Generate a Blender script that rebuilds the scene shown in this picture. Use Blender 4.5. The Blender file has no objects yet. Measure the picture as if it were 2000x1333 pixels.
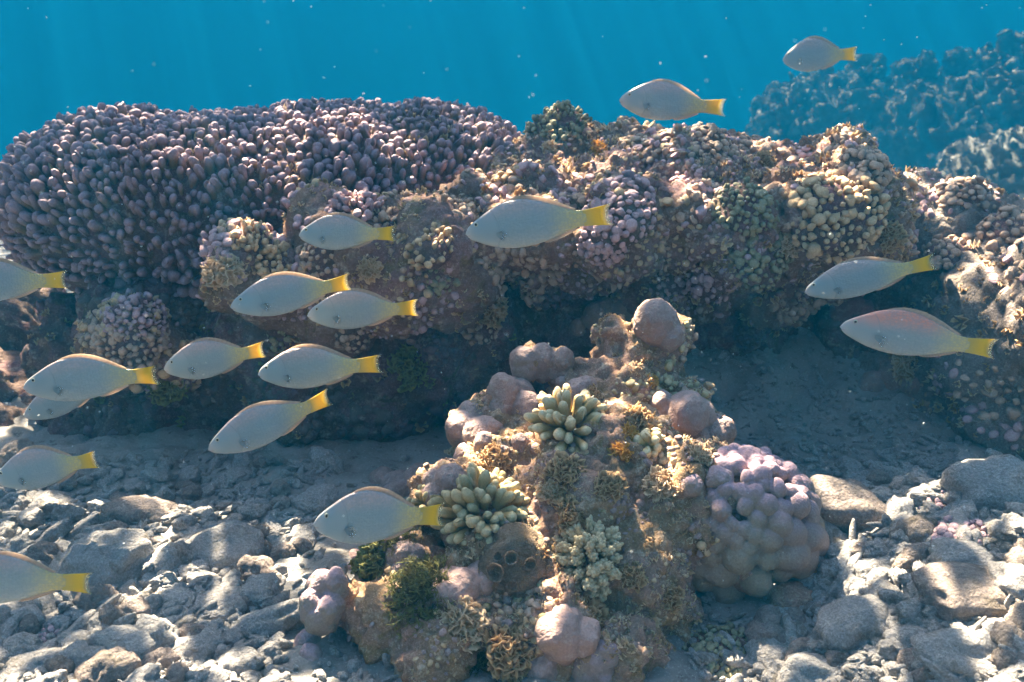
import bpy, bmesh, math, random
import numpy as np
from mathutils import Vector, Matrix
from mathutils.bvhtree import BVHTree

random.seed(5)
rng = np.random.default_rng(11)
R = math.radians
sc = bpy.context.scene
col = sc.collection

# ------------------------------------------------------------------ camera, world, sun, exposure
F_PX = 1732.0                       # focal length in pixels of the 2000 px wide photograph
PITCH = R(16.5)
CAM_Z = 1.10
cd = bpy.data.cameras.new('camera')
cam = bpy.data.objects.new('camera', cd); col.objects.link(cam)
cd.sensor_width = 36.0; cd.lens = F_PX / 2000 * 36.0
cd.clip_start = 0.02; cd.clip_end = 600
cd.dof.use_dof = True; cd.dof.focus_distance = 1.95; cd.dof.aperture_fstop = 5.0
cam.location = (0, 0, CAM_Z); cam.rotation_euler = (R(90) - PITCH, 0, 0)
sc.camera = cam

SUN_EL, SUN_AZ = R(53), R(-27)      # azimuth measured from +Y (away from the camera) towards +X
world = bpy.data.worlds.new('World'); sc.world = world; world.use_nodes = True
nt = world.node_tree
sky = nt.nodes.new('ShaderNodeTexSky'); sky.sky_type = 'NISHITA'; sky.sun_disc = False
sky.sun_elevation = SUN_EL; sky.sun_rotation = SUN_AZ
bg = nt.nodes['Background']; bg.inputs[1].default_value = 0.096
hs = nt.nodes.new('ShaderNodeHueSaturation'); hs.inputs['Saturation'].default_value = .8
nt.links.new(sky.outputs[0], hs.inputs['Color']); nt.links.new(hs.outputs[0], bg.inputs[0])
sd = bpy.data.lights.new('sun', 'SUN'); sd.energy = 5.0; sd.angle = R(0.09); sd.color = (1.0, 0.86, 0.64)
sun = bpy.data.objects.new('sun', sd); col.objects.link(sun)
SUN_DIR = Vector((math.sin(SUN_AZ) * math.cos(SUN_EL), math.cos(SUN_AZ) * math.cos(SUN_EL), math.sin(SUN_EL)))
sun.rotation_euler = SUN_DIR.to_track_quat('Z', 'Y').to_euler(); sun.location = (0, 0, 8)
sc.view_settings.view_transform = 'Standard'; sc.view_settings.look = 'None'
sc.view_settings.exposure = 1.12; sc.view_settings.gamma = 1.0
sc.render.engine = 'CYCLES'
sc.cycles.use_denoising = True
sc.cycles.max_bounces = 6; sc.cycles.diffuse_bounces = 3; sc.cycles.transparent_max_bounces = 8
sc.cycles.volume_bounces = 1
sc.cycles.sample_clamp_indirect = 4.0

# ------------------------------------------------------------------ picture ray helpers
CP, SP = math.cos(PITCH), math.sin(PITCH)
def ray(px, py):
    u = (px - 1000) / F_PX; v = (666.5 - py) / F_PX
    return Vector((u, CP + v * SP, -SP + v * CP))
def at(px, py, Y):
    d = ray(px, py); return Vector((0, 0, CAM_Z)) + d * (Y / d.y)
def mpp(px, py, Y):                 # metres per photograph pixel at that depth
    d = ray(px, py); return (Y / d.y) / F_PX
ROCKS = []                          # (verts, faces) of everything that carries growth
_bvh = [None]
def build_bvh():
    vs, fs, o = [], [], 0
    for v, f in ROCKS:
        vs.extend(map(tuple, v)); fs.extend([tuple(int(i) + o for i in q) for q in f]); o += len(v)
    _bvh[0] = BVHTree.FromPolygons(vs, fs)
def hit(px, py):
    d = ray(px, py).normalized()
    p, n, i, t = _bvh[0].ray_cast(Vector((0, 0, CAM_Z)), d, 6)
    if p is None: return hit(px, py + 8)
    if n.dot(d) > 0: n = -n
    return p, n

# ------------------------------------------------------------------ numpy noise
def _h(i, j, k, s):
    n = (i.astype(np.int64) * 374761393 + j.astype(np.int64) * 668265263 + k.astype(np.int64) * 1274126177 + s * 974634777) & 0xffffffff
    n = ((n ^ (n >> 13)) * 1103515245 + 12345) & 0xffffffff
    n = ((n ^ (n >> 16)) * 2246822519) & 0xffffffff
    return ((n ^ (n >> 15)) & 0xffffff) / float(0xffffff)
def vnoise(p, s=0):
    i = np.floor(p).astype(np.int64); f = p - i
    u = f * f * f * (f * (f * 6 - 15) + 10)
    r = 0
    for a in (0, 1):
        for b in (0, 1):
            for c in (0, 1):
                w = (u[:, 0] if a else 1 - u[:, 0]) * (u[:, 1] if b else 1 - u[:, 1]) * (u[:, 2] if c else 1 - u[:, 2])
                r = r + w * _h(i[:, 0] + a, i[:, 1] + b, i[:, 2] + c, s)
    return r * 2 - 1
def fbm(p, s=0, o=4, g=.5):
    a, t, n = 1.0, 0, 0
    for k in range(o):
        t = t + a * vnoise(p * 2 ** k + k * 17.3, s + k); n += a; a *= g
    return t / n
def worley(p, s=0):
    i = np.floor(p).astype(np.int64); f = p - i
    d1 = np.full(len(p), 9.0); d2 = np.full(len(p), 9.0); cid = np.zeros(len(p))
    for a in (-1, 0, 1):
        for b in (-1, 0, 1):
            for c in (-1, 0, 1):
                x, y, z = i[:, 0] + a, i[:, 1] + b, i[:, 2] + c
                q = np.stack([_h(x, y, z, s) + a, _h(x, y, z, s + 7) + b, _h(x, y, z, s + 13) + c], 1)
                d = np.linalg.norm(q - f, axis=1)
                near = d < d1
                d2 = np.where(near, d1, np.minimum(d2, d)); cid = np.where(near, _h(x, y, z, s + 31), cid); d1 = np.where(near, d, d1)
    return d1, d2, cid
def sstep(a, b, x):
    t = np.clip((x - a) / (b - a), 0, 1); return t * t * (3 - 2 * t)

# ------------------------------------------------------------------ mesh helpers
def mesh_data(name, V, Fs, mat=None, tint=None, smooth=True):
    me = bpy.data.meshes.new(name)
    V = np.asarray(V, dtype=np.float32)
    Fs = [np.asarray(f, dtype=np.int32) for f in Fs if len(f)]
    nl = sum(f.size for f in Fs); nf = sum(len(f) for f in Fs)
    me.vertices.add(len(V)); me.vertices.foreach_set('co', V.ravel())
    me.loops.add(nl); me.polygons.add(nf)
    me.loops.foreach_set('vertex_index', np.concatenate([f.ravel() for f in Fs]))
    starts, o = [], 0
    for f in Fs:
        starts.append(o + np.arange(len(f)) * f.shape[1]); o += f.size
    me.polygons.foreach_set('loop_start', np.concatenate(starts).astype(np.int32))
    me.update(calc_edges=True)
    me.polygons.foreach_set('use_smooth', np.full(nf, smooth))
    if tint is not None:
        a = me.attributes.new('tint', 'FLOAT_COLOR', 'POINT')
        t = np.ones((len(V), 4), np.float32); t[:, :tint.shape[1]] = tint
        a.data.foreach_set('color', t.ravel())
    if mat: me.materials.append(mat)
    me.validate(); me.update()
    return me
def obj(name, me, parent=None, loc=None):
    o = bpy.data.objects.new(name, me); col.objects.link(o)
    if parent: o.parent = parent
    if loc is not None: o.location = loc
    return o
def tag(o, label=None, cat=None, group=None, kind=None):
    if label: o['label'] = label
    if cat: o['category'] = cat
    if group: o['group'] = group
    if kind: o['kind'] = kind
    return o
def thing(name, label, cat, loc=(0, 0, 0), group=None):
    e = bpy.data.objects.new(name, None); col.objects.link(e); e.location = loc; e.empty_display_size = .05
    return tag(e, label, cat, group)
def tris(Fs):
    out = []
    for f in Fs:
        f = np.asarray(f)
        if not len(f): continue
        for k in range(1, f.shape[1] - 1): out.append(f[:, [0, k, k + 1]])
    return np.concatenate(out)
def vnormals(V, Fs):
    t = tris(Fs); N = np.zeros_like(V)
    n = np.cross(V[t[:, 1]] - V[t[:, 0]], V[t[:, 2]] - V[t[:, 0]])
    for k in range(3): np.add.at(N, t[:, k], n)
    return N / (np.linalg.norm(N, axis=1)[:, None] + 1e-12)
class Bag:                           # gathers pieces of one mesh
    def __init__(s): s.V, s.F, s.T, s.n = [], [], [], 0
    def add(s, V, Fs, T=None):
        V = np.asarray(V, float); s.V.append(V)
        s.F += [np.asarray(f) + s.n for f in Fs if len(f)]
        s.T.append(np.zeros((len(V), 3)) if T is None else T); s.n += len(V)
    def mesh(s, name, mat):
        by = {}
        for f in s.F: by.setdefault(f.shape[1], []).append(f)
        return mesh_data(name, np.concatenate(s.V), [np.concatenate(v) for v in by.values()], mat, np.concatenate(s.T))
def bases(D, twist):
    D = D / np.linalg.norm(D, axis=1)[:, None]
    ref = np.where(np.abs(D[:, 2:3]) < .9, np.array([[0, 0, 1.]]), np.array([[1., 0, 0]]))
    X = np.cross(ref, D); X /= np.linalg.norm(X, axis=1)[:, None]
    Y = np.cross(D, X)
    c, s_ = np.cos(twist)[:, None], np.sin(twist)[:, None]
    return np.stack([X * c + Y * s_, -X * s_ + Y * c, D], 1)     # rows: local axes
def instances(bag, tpls, P, D, rad, length, tw=None):
    """copies of template meshes set at points P, along D; tint = (tip, random per copy, 0)"""
    N = len(P); which = rng.integers(0, len(tpls), N)
    B = bases(D, rng.uniform(0, 6.28, N) if tw is None else tw)
    rnd = rng.uniform(0, 1, N)
    for k, (tv, tf, tt) in enumerate(tpls):
        m = np.where(which == k)[0]
        if not len(m): continue
        S = np.stack([rad[m], rad[m], length[m]], 1)
        V = np.einsum('nvi,nij->nvj', tv[None] * S[:, None], B[m]) + P[m][:, None]
        nv = len(tv)
        off = (np.arange(len(m)) * nv)[:, None, None]
        Fs = [(np.asarray(f)[None] + off).reshape(-1, np.asarray(f).shape[1]) for f in tf]
        T = np.zeros((len(m), nv, 3)); T[..., 0] = tt[None]; T[..., 1] = rnd[m][:, None]
        bag.add(V.reshape(-1, 3), Fs, T.reshape(-1, 3))
def scatter(V, Fs, dist, n_cand, mask=None):
    """points at least dist apart on a surface: P, N"""
    t = tris(Fs); a, b, c = V[t[:, 0]], V[t[:, 1]], V[t[:, 2]]
    n = np.cross(b - a, c - a); ar = np.linalg.norm(n, axis=1)
    n = n / (ar[:, None] + 1e-12)
    VN = vnormals(V, Fs)
    w = ar.copy()
    if mask is not None: w = w * mask((a + b + c) / 3, n)
    if w.sum() <= 0: return np.zeros((0, 3)), np.zeros((0, 3))
    k = rng.choice(len(t), n_cand, p=w / w.sum())
    u, v = rng.random(n_cand), rng.random(n_cand)
    f = u + v > 1; u[f], v[f] = 1 - u[f], 1 - v[f]
    P = a[k] + (b[k] - a[k]) * u[:, None] + (c[k] - a[k]) * v[:, None]
    NN = VN[t[k, 0]] * (1 - u - v)[:, None] + VN[t[k, 1]] * u[:, None] + VN[t[k, 2]] * v[:, None]
    NN /= np.linalg.norm(NN, axis=1)[:, None] + 1e-9
    grid, keep = {}, []
    for i in range(n_cand):
        g = tuple(np.floor(P[i] / dist).astype(int)); ok = True
        for x in (-1, 0, 1):
            for y in (-1, 0, 1):
                for z in (-1, 0, 1):
                    for j in grid.get((g[0] + x, g[1] + y, g[2] + z), ()):
                        if ((P[i] - P[j]) ** 2).sum() < dist * dist: ok = False; break
                    if not ok: break
                if not ok: break
            if not ok: break
        if ok: grid.setdefault(g, []).append(i); keep.append(i)
    return P[keep], NN[keep]
def ico(sub):
    bm = bmesh.new(); bmesh.ops.create_icosphere(bm, subdivisions=sub, radius=1)
    V = np.array([v.co for v in bm.verts]); Fc = np.array([[v.index for v in f.verts] for f in bm.faces]); bm.free()
    return V, Fc
ICO = {k: ico(k) for k in (2, 3, 4)}
def blob(parts, voxel, smooth=4):
    """ellipsoids (centre, radii[, rotation z]) fused into one skin"""
    bag = Bag()
    for p in parts:
        c, r = p[0], p[1]
        r = (r, r, r) if isinstance(r, (int, float)) else r
        V = ICO[4][0] * np.array(r)
        if len(p) > 2:
            a = p[2]; V = V @ np.array([[math.cos(a), math.sin(a), 0], [-math.sin(a), math.cos(a), 0], [0, 0, 1]])
        bag.add(V + np.array(c), [ICO[4][1]])
    me = bag.mesh('tmp', None); o = obj('tmp', me)
    m = o.modifiers.new('r', 'REMESH'); m.mode = 'VOXEL'; m.voxel_size = voxel
    if smooth:
        m2 = o.modifiers.new('s', 'SMOOTH'); m2.iterations = smooth; m2.factor = .5
    dg = bpy.context.evaluated_depsgraph_get(); dg.update()
    ev = o.evaluated_get(dg); e = ev.to_mesh()
    V = np.zeros(len(e.vertices) * 3); e.vertices.foreach_get('co', V); V = V.reshape(-1, 3)
    q = [tuple(p.vertices) for p in e.polygons]
    ev.to_mesh_clear(); bpy.data.objects.remove(o); bpy.data.meshes.remove(me)
    Fs = [np.array([f for f in q if len(f) == k]) for k in (3, 4)]
    return V, [f for f in Fs if len(f)]
def rough(V, Fs, big=.05, lump=.02, lscale=14, fine=.006, seed=0, pits=.0):
    N = vnormals(V, Fs)
    V = V + N * (fbm(V * 4.5, seed, 4) * big)[:, None]
    N = vnormals(V, Fs)
    msk = sstep(-.25, .25, fbm(V * 3, seed + 40, 2))
    d1, d2, _ = worley(V * lscale + fbm(V * 9, seed + 3, 2)[:, None] * .5, seed + 5)
    V = V + N * ((np.sqrt(np.clip(1 - d1 * d1, 0, 1)) - .6) * lump * (.35 + .65 * msk))[:, None]
    N = vnormals(V, Fs)
    e1, e2, _ = worley(V * lscale * 2.6, seed + 9)
    V = V + N * ((np.clip(.9 - e1, 0, 1) - .4) * fine * 2.2 + fbm(V * 50, seed + 2, 2) * fine)[:, None]
    if pits:
        g1, _, _ = worley(V * 22, seed + 77)
        V = V - N * (pits * sstep(.38, .12, g1))[:, None]
    return V

# ------------------------------------------------------------------ materials
def new_mat(name, rough_=.8, spec=.25):
    m = bpy.data.materials.new(name); m.use_nodes = True
    b = m.node_tree.nodes['Principled BSDF']
    b.inputs['Roughness'].default_value = rough_
    b.inputs['Specular IOR Level'].default_value = spec
    return m, m.node_tree.nodes, m.node_tree.links, b
def nd(N, t, **kw):
    n = N.new(t)
    for k, v in kw.items():
        if k.startswith('i_'): n.inputs[k[2:]].default_value = v
        else: setattr(n, k, v)
    return n
def noise(N, L, vec, scale, detail=4, rough_=.6, dist=0.0):
    n = nd(N, 'ShaderNodeTexNoise'); n.inputs['Scale'].default_value = scale; n.inputs['Detail'].default_value = detail
    n.inputs['Roughness'].default_value = rough_; n.inputs['Distortion'].default_value = dist
    L.new(vec, n.inputs['Vector']); return n.outputs['Fac']
def mrange(N, L, x, a, b, c=0., d=1.):
    n = nd(N, 'ShaderNodeMapRange'); n.interpolation_type = 'SMOOTHSTEP'
    L.new(x, n.inputs[0])
    for k, v in zip((1, 2, 3, 4), (a, b, c, d)): n.inputs[k].default_value = v
    return n.outputs[0]
def mix(N, L, f, a, b, mode='MIX'):
    n = nd(N, 'ShaderNodeMix'); n.data_type = 'RGBA'; n.blend_type = mode
    for s, v in ((n.inputs[0], f), (n.inputs[6], a), (n.inputs[7], b)):
        if isinstance(v, (int, float)): s.default_value = v
        elif isinstance(v, tuple): s.default_value = (*v, 1)
        else: L.new(v, s)
    return n.outputs[2]
def math_(N, L, op, a, b=None):
    n = nd(N, 'ShaderNodeMath', operation=op)
    for s, v in zip(n.inputs, (a, b)):
        if v is None: continue
        if isinstance(v, (int, float)): s.default_value = v
        else: L.new(v, s)
    return n.outputs[0]
def bump(N, L, b, h, strength, dist):
    n = nd(N, 'ShaderNodeBump'); n.inputs['Strength'].default_value = strength; n.inputs['Distance'].default_value = dist
    L.new(h, n.inputs['Height']); L.new(n.outputs[0], b.inputs['Normal'])
def rock_mat(name, c_main, c_second, c_patch, c_pale, pale=.5, scale=1.0, bstr=.6):
    """encrusted reef rock: patches of turf, pink crust and pale grit"""
    m, N, L, b = new_mat(name, .9, .12)
    pos = nd(N, 'ShaderNodeNewGeometry').outputs['Position']
    c = mix(N, L, mrange(N, L, noise(N, L, pos, 6 * scale, 5), .42, .60), c_main, c_second)
    c = mix(N, L, mrange(N, L, noise(N, L, pos, 11 * scale, 4, .6, .6), .56, .66), c, c_patch)
    n2 = noise(N, L, pos, 22 * scale, 6, .7)
    c = mix(N, L, mrange(N, L, n2, .50, .68, 0, pale), c, c_pale)
    sp = noise(N, L, pos, 130 * scale, 4, .75)
    c = mix(N, L, mrange(N, L, sp, .35, .7), mix(N, L, .55, c, tuple(x * .35 for x in c_main)), c)
    c = mix(N, L, mrange(N, L, noise(N, L, pos, 260 * scale, 2, .7), .62, .72, 0, .6), c, c_pale)
    L.new(c, b.inputs['Base Color'])
    v = nd(N, 'ShaderNodeTexVoronoi'); v.inputs['Scale'].default_value = 75 * scale; L.new(pos, v.inputs['Vector'])
    h = math_(N, L, 'ADD', math_(N, L, 'MULTIPLY', sp, 1.0), math_(N, L, 'MULTIPLY', math_(N, L, 'ADD', n2, math_(N, L, 'MULTIPLY', v.outputs['Distance'], -.6)), .9))
    bump(N, L, b, h, bstr, .012)
    return m
def coral_mat(name, base, alt, tip, tipmin=.25, tipmax=.95, pale=(.42, .38, .33), grit=.25, bstr=.35, bscale=1.0):
    """coral skin: base and alternate colour per branch, paler growing tips, fine polyp grain"""
    m, N, L, b = new_mat(name, .75, .2)
    pos = nd(N, 'ShaderNodeNewGeometry').outputs['Position']
    at_ = nd(N, 'ShaderNodeAttribute', attribute_name='tint')
    sx = nd(N, 'ShaderNodeSeparateColor'); L.new(at_.outputs['Color'], sx.inputs[0])
    big = noise(N, L, pos, 5, 3)
    c = mix(N, L, mrange(N, L, math_(N, L, 'ADD', math_(N, L, 'MULTIPLY', sx.outputs[1], .5), math_(N, L, 'MULTIPLY', big, .8)), .35, .85), base, alt)
    c = mix(N, L, mrange(N, L, sx.outputs[0], tipmin, tipmax), c, tip)
    g = noise(N, L, pos, 60, 5, .7)
    c = mix(N, L, mrange(N, L, g, .52, .7, 0, grit), c, pale)
    fine = noise(N, L, pos, 240 * bscale, 3, .7)
    c = mix(N, L, mrange(N, L, fine, .3, .7, .3, 0), c, tuple(x * .4 for x in base))
    L.new(c, b.inputs['Base Color'])
    v = nd(N, 'ShaderNodeTexVoronoi'); v.inputs['Scale'].default_value = 210 * bscale; L.new(pos, v.inputs['Vector'])
    bump(N, L, b, math_(N, L, 'ADD', math_(N, L, 'ADD', v.outputs['Distance'], fine), math_(N, L, 'MULTIPLY', g, 1.5)), bstr, .006)
    return m
def soft_mat(name, base, alt, edge, transl=.25):
    """thin algal blades and filaments that let light through"""
    m, N, L, b = new_mat(name, .7, .2)
    pos = nd(N, 'ShaderNodeNewGeometry').outputs['Position']
    at_ = nd(N, 'ShaderNodeAttribute', attribute_name='tint')
    sx = nd(N, 'ShaderNodeSeparateColor'); L.new(at_.outputs['Color'], sx.inputs[0])
    c = mix(N, L, mrange(N, L, math_(N, L, 'ADD', math_(N, L, 'MULTIPLY', sx.outputs[1], .6), noise(N, L, pos, 35, 4)), .5, 1.0), base, alt)
    c = mix(N, L, mrange(N, L, sx.outputs[0], .6, 1.0), c, edge)
    L.new(c, b.inputs['Base Color'])
    bump(N, L, b, noise(N, L, pos, 180, 4, .7), .4, .006)
    tr = nd(N, 'ShaderNodeBsdfTranslucent'); L.new(c, tr.inputs['Color'])
    ms = nd(N, 'ShaderNodeMixShader'); ms.inputs[0].default_value = transl
    L.new(b.outputs[0], ms.inputs[1]); L.new(tr.outputs[0], ms.inputs[2])
    L.new(ms.outputs[0], N['Material Output'].inputs['Surface'])
    return m

M = {}
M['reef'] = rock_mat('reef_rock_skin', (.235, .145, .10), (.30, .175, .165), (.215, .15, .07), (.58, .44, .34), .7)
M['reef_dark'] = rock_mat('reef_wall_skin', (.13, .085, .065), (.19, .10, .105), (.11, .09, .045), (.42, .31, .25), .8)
M['mound'] = rock_mat('mound_skin', (.38, .235, .125), (.40, .245, .19), (.30, .19, .075), (.68, .53, .39), .75, 1.4)
M['rubble'] = rock_mat('rubble_skin', (.44, .41, .39), (.51, .475, .45), (.29, .25, .205), (.62, .57, .51), .75, 1.6, .9)
M['rubble_dark'] = rock_mat('boulder_skin', (.31, .255, .22), (.36, .29, .26), (.23, .19, .145), (.50, .43, .38), .6, 1.5, .9)
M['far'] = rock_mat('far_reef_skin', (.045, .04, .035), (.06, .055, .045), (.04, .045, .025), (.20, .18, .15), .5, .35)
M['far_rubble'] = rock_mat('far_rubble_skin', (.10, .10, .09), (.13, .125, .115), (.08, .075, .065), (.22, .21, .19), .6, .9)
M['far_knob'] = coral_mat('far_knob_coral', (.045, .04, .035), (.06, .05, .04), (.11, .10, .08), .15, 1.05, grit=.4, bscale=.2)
M['mesa'] = coral_mat('mauve_finger_coral', (.165, .10, .105), (.185, .135, .075), (.36, .25, .285), .2, 1.05, (.40, .33, .33), .3)
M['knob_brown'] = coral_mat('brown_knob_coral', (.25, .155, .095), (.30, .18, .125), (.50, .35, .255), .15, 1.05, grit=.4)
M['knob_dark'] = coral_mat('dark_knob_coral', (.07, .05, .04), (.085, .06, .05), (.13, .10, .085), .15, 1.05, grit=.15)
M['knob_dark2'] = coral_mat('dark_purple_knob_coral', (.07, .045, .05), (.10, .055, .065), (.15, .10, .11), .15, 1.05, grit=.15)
M['knob_mauve'] = coral_mat('mauve_knob_coral', (.26, .155, .155), (.30, .17, .19), (.50, .335, .345), .15, 1.05, grit=.4)
M['knob_green'] = coral_mat('green_knob_coral', (.14, .12, .06), (.18, .15, .085), (.31, .28, .17), .15, 1.05, grit=.3)
M['knob_gold'] = coral_mat('golden_knob_coral', (.32, .19, .08), (.36, .22, .105), (.62, .43, .25), .15, 1.05, grit=.35)
M['finger_cream'] = coral_mat('cream_finger_coral', (.42, .27, .09), (.48, .32, .12), (.74, .60, .38), .35, 1.1, grit=.1, bstr=.2)
M['finger_olive'] = coral_mat('olive_finger_coral', (.30, .215, .075), (.40, .28, .12), (.56, .46, .28), .35, 1.2, grit=.12, bstr=.2)
M['cauli'] = coral_mat('cauliflower_coral', (.25, .175, .07), (.29, .21, .09), (.58, .48, .30), .25, 1.1, grit=.1, bstr=.3)
M['lobe'] = coral_mat('mauve_lobe_coral', (.29, .225, .155), (.31, .22, .19), (.40, .265, .31), .45, 1.0, grit=.25, bstr=.35)
M['smooth'] = coral_mat('smooth_mauve_coral', (.28, .19, .13), (.30, .195, .165), (.40, .275, .25), .3, 1.0, grit=.5, bstr=.5)
M['pink'] = coral_mat('pink_lobe_coral', (.31, .215, .165), (.34, .22, .19), (.48, .315, .275), .3, 1.0, grit=.35, bstr=.35)
M['algae_brown'] = soft_mat('brown_algae', (.30, .165, .07), (.40, .235, .105), (.62, .41, .21), .3)
M['algae_pale'] = soft_mat('pale_algae', (.46, .30, .15), (.54, .37, .20), (.74, .55, .36), .3)
M['algae_gold'] = soft_mat('golden_algae', (.58, .27, .03), (.66, .36, .05), (.80, .50, .14), .45)
M['turf'] = soft_mat('green_turf', (.09, .085, .03), (.16, .14, .045), (.24, .23, .07), .25)
M['sponge'] = rock_mat('sponge_skin', (.31, .22, .14), (.36, .25, .17), (.26, .18, .11), (.48, .37, .26), .5, 3.0, .8)
M['pinkcrust'] = rock_mat('pink_crust', (.30, .15, .15), (.24, .13, .13), (.33, .20, .19), (.45, .33, .31), .4, 2.0)

# seabed: grey sand with grit and darker debris
m, N, L, b = new_mat('seabed_sand', .95, .1); M['sand'] = m
pos = nd(N, 'ShaderNodeNewGeometry').outputs['Position']
c = mix(N, L, mrange(N, L, noise(N, L, pos, 5, 5), .4, .62), (.25, .23, .21), (.34, .315, .29))
c = mix(N, L, mrange(N, L, noise(N, L, pos, 30, 5, .7), .55, .70), c, (.12, .10, .085))
c = mix(N, L, mrange(N, L, noise(N, L, pos, 170, 3, .7), .55, .7, 0, .7), c, (.50, .46, .42))
L.new(c, b.inputs['Base Color'])
bump(N, L, b, math_(N, L, 'ADD', noise(N, L, pos, 150, 4, .8), math_(N, L, 'MULTIPLY', noise(N, L, pos, 35, 4, .7), 2.0)), .7, .012)

# ------------------------------------------------------------------ shape templates
def lathe(prof, n=10, close=True):
    """prof: (r, z) list, last at r = 0 when close"""
    V, F4, F3 = [], [], []
    rings = prof[:-1] if close else prof
    for r, z in rings:
        for k in range(n):
            a = 2 * math.pi * k / n; V.append((r * math.cos(a), r * math.sin(a), z))
    for i in range(len(rings) - 1):
        for k in range(n):
            a, b_ = i * n + k, i * n + (k + 1) % n; F4.append((a, b_, b_ + n, a + n))
    if close:
        V.append((0, 0, prof[-1][1])); t = len(V) - 1; o = (len(rings) - 1) * n
        for k in range(n): F3.append((o + k, o + (k + 1) % n, t))
    Fs = [np.array(F4)] + ([np.array(F3)] if F3 else [])
    return np.array(V, float), Fs
def finger_tpl(seed, L=3.2, r0=.78, n=10, lump=.12, bend=.15):
    prof = [(r0 + (1 - r0) * t, t * (L - 1)) for t in (0, .3, .6, .85)]
    prof += [(math.cos(a), L - 1 + math.sin(a)) for a in (0, .4, .8, 1.15)] + [(0, L)]
    V, Fs = lathe(prof, n)
    tip = np.clip((V[:, 2] - (L - 2.2)) / 2.2, 0, 1)
    d = fbm(V * .9 + seed * 5.1, seed, 2) + .5 * fbm(V * 2.4 + seed, seed + 4, 2)
    V[:, :2] *= (1 + lump * 2.0 * d)[:, None]; V[:, 0] *= 1 + .12 * math.sin(seed * 1.9)
    a = seed * 2.4; s_ = (V[:, 2] / L) ** 2 * L * bend
    V[:, 0] += s_ * math.cos(a); V[:, 1] += s_ * math.sin(a)
    V[:, 2] /= L
    return V, Fs, tip                 # unit length along z, unit radius
FING = [finger_tpl(k) for k in range(5)]
FORK = []
for k in range(4):                    # forked knobs: a main finger with a side nub
    a = finger_tpl(k + 11); c = finger_tpl(k + 23, L=2.2)
    Vb = c[0] * np.array([.75, .75, .55]); ang = .55
    Vb = Vb @ np.array([[math.cos(ang), 0, -math.sin(ang)], [0, 1, 0], [math.sin(ang), 0, math.cos(ang)]]) + np.array([.45, 0, .38])
    n0 = len(a[0]); FORK.append((np.concatenate([a[0], Vb]), list(a[1]) + [f + n0 for f in c[1]], np.concatenate([a[2], c[2]])))
def nub_tpl(seed):
    V, Fc = ICO[2]; V = V.copy(); d1, _, _ = worley(V * 1.5 + seed * 5, seed)
    V *= (1 + .55 * fbm(V * 1.5 + seed * 3, seed, 2) + .40 * (.5 - d1))[:, None] * np.array([1, .85, .9])
    return V, [Fc], np.clip(V[:, 2] * .6 + .5, 0, 1)
NUB = [nub_tpl(k) for k in range(8)]
def lobe_tpl(seed, sub=3, amp=.16):
    V, Fc = ICO[sub]; V = V.copy(); V *= (1 + amp * fbm(V * .9 + seed * 4, seed, 2) + .03 * fbm(V * 3.5, seed + 1, 2))[:, None]
    return V, [Fc], np.clip(V[:, 2] * .5 + .5, 0, 1)
LOBE = [lobe_tpl(k + 60, 3, .24) for k in range(6)]
def ruffle_tpl(seed, nr=6, nt=30, arc=5.0, cup=.5, ruf=.30, freq=5):
    r_ = random.Random(seed); ph = r_.uniform(0, 6); f2 = freq + r_.randint(-1, 2)
    V, T = [], []
    for i in range(nr):
        r = .08 + .92 * i / (nr - 1)
        for k in range(nt):
            a = arc * k / (nt - 1)
            rr = r * (1 + .12 * math.sin(3 * a + ph) + .05 * math.sin(11 * a + ph * 2))
            z = cup * r ** 1.6 + ruf * r * r * math.sin(f2 * a + ph) + .1 * r * math.sin(2.3 * f2 * a + 1.7 * ph)
            V.append((rr * math.cos(a), rr * math.sin(a), z)); T.append(r)
    F4 = [(i * nt + k, i * nt + k + 1, (i + 1) * nt + k + 1, (i + 1) * nt + k) for i in range(nr - 1) for k in range(nt - 1)]
    V = np.array(V); F4 = np.array(F4); Nn = vnormals(V, [F4]); n = len(V)
    V2 = np.concatenate([V, V - Nn * .05]); T = np.array(T + T)
    rim = [((nr - 1) * nt + k, (nr - 1) * nt + k + 1, (nr - 1) * nt + k + 1 + n, (nr - 1) * nt + k + n) for k in range(nt - 1)]
    return V2, [np.concatenate([F4, F4[:, ::-1] + n, np.array(rim)])], T
RUF = [ruffle_tpl(k) for k in range(6)]
RUF_S = [ruffle_tpl(k + 40, 5, 22, 6.1, .45, .55, 7) for k in range(6)]
def cup_tpl(seed, depth=1.2):
    prof = [(.55, 0), (.75, .4), (.95, .9), (1.05, 1.2), (1.0, 1.28), (.85, 1.2), (.72, .85), (.6, .5), (.35, .35), (0, .3)]
    V, Fs = lathe(prof, 18); V[:, :2] *= (1 + .16 * fbm(V * 1.4 + seed * 7, seed, 2))[:, None]; V[:, 2] += .12 * fbm(V * 2 + seed, seed, 2)
    return V, Fs, np.clip((V[:, 2] - .7) / .6, 0, 1)
CUP = [cup_tpl(k) for k in range(4)]
def tube(pts, rad, n=3):
    pts = np.array(pts, float); V = []
    for i, p in enumerate(pts):
        d = pts[min(i + 1, len(pts) - 1)] - pts[max(i - 1, 0)]
        B = bases(d[None], np.zeros(1))[0]
        r = rad * (1 - .75 * i / (len(pts) - 1))
        for k in range(n):
            a = 2 * math.pi * k / n; V.append(p + (B[0] * math.cos(a) + B[1] * math.sin(a)) * r)
    F4 = [(i * n + k, i * n + (k + 1) % n, (i + 1) * n + (k + 1) % n, (i + 1) * n + k) for i in range(len(pts) - 1) for k in range(n)]
    return np.array(V), np.array(F4)
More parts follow.
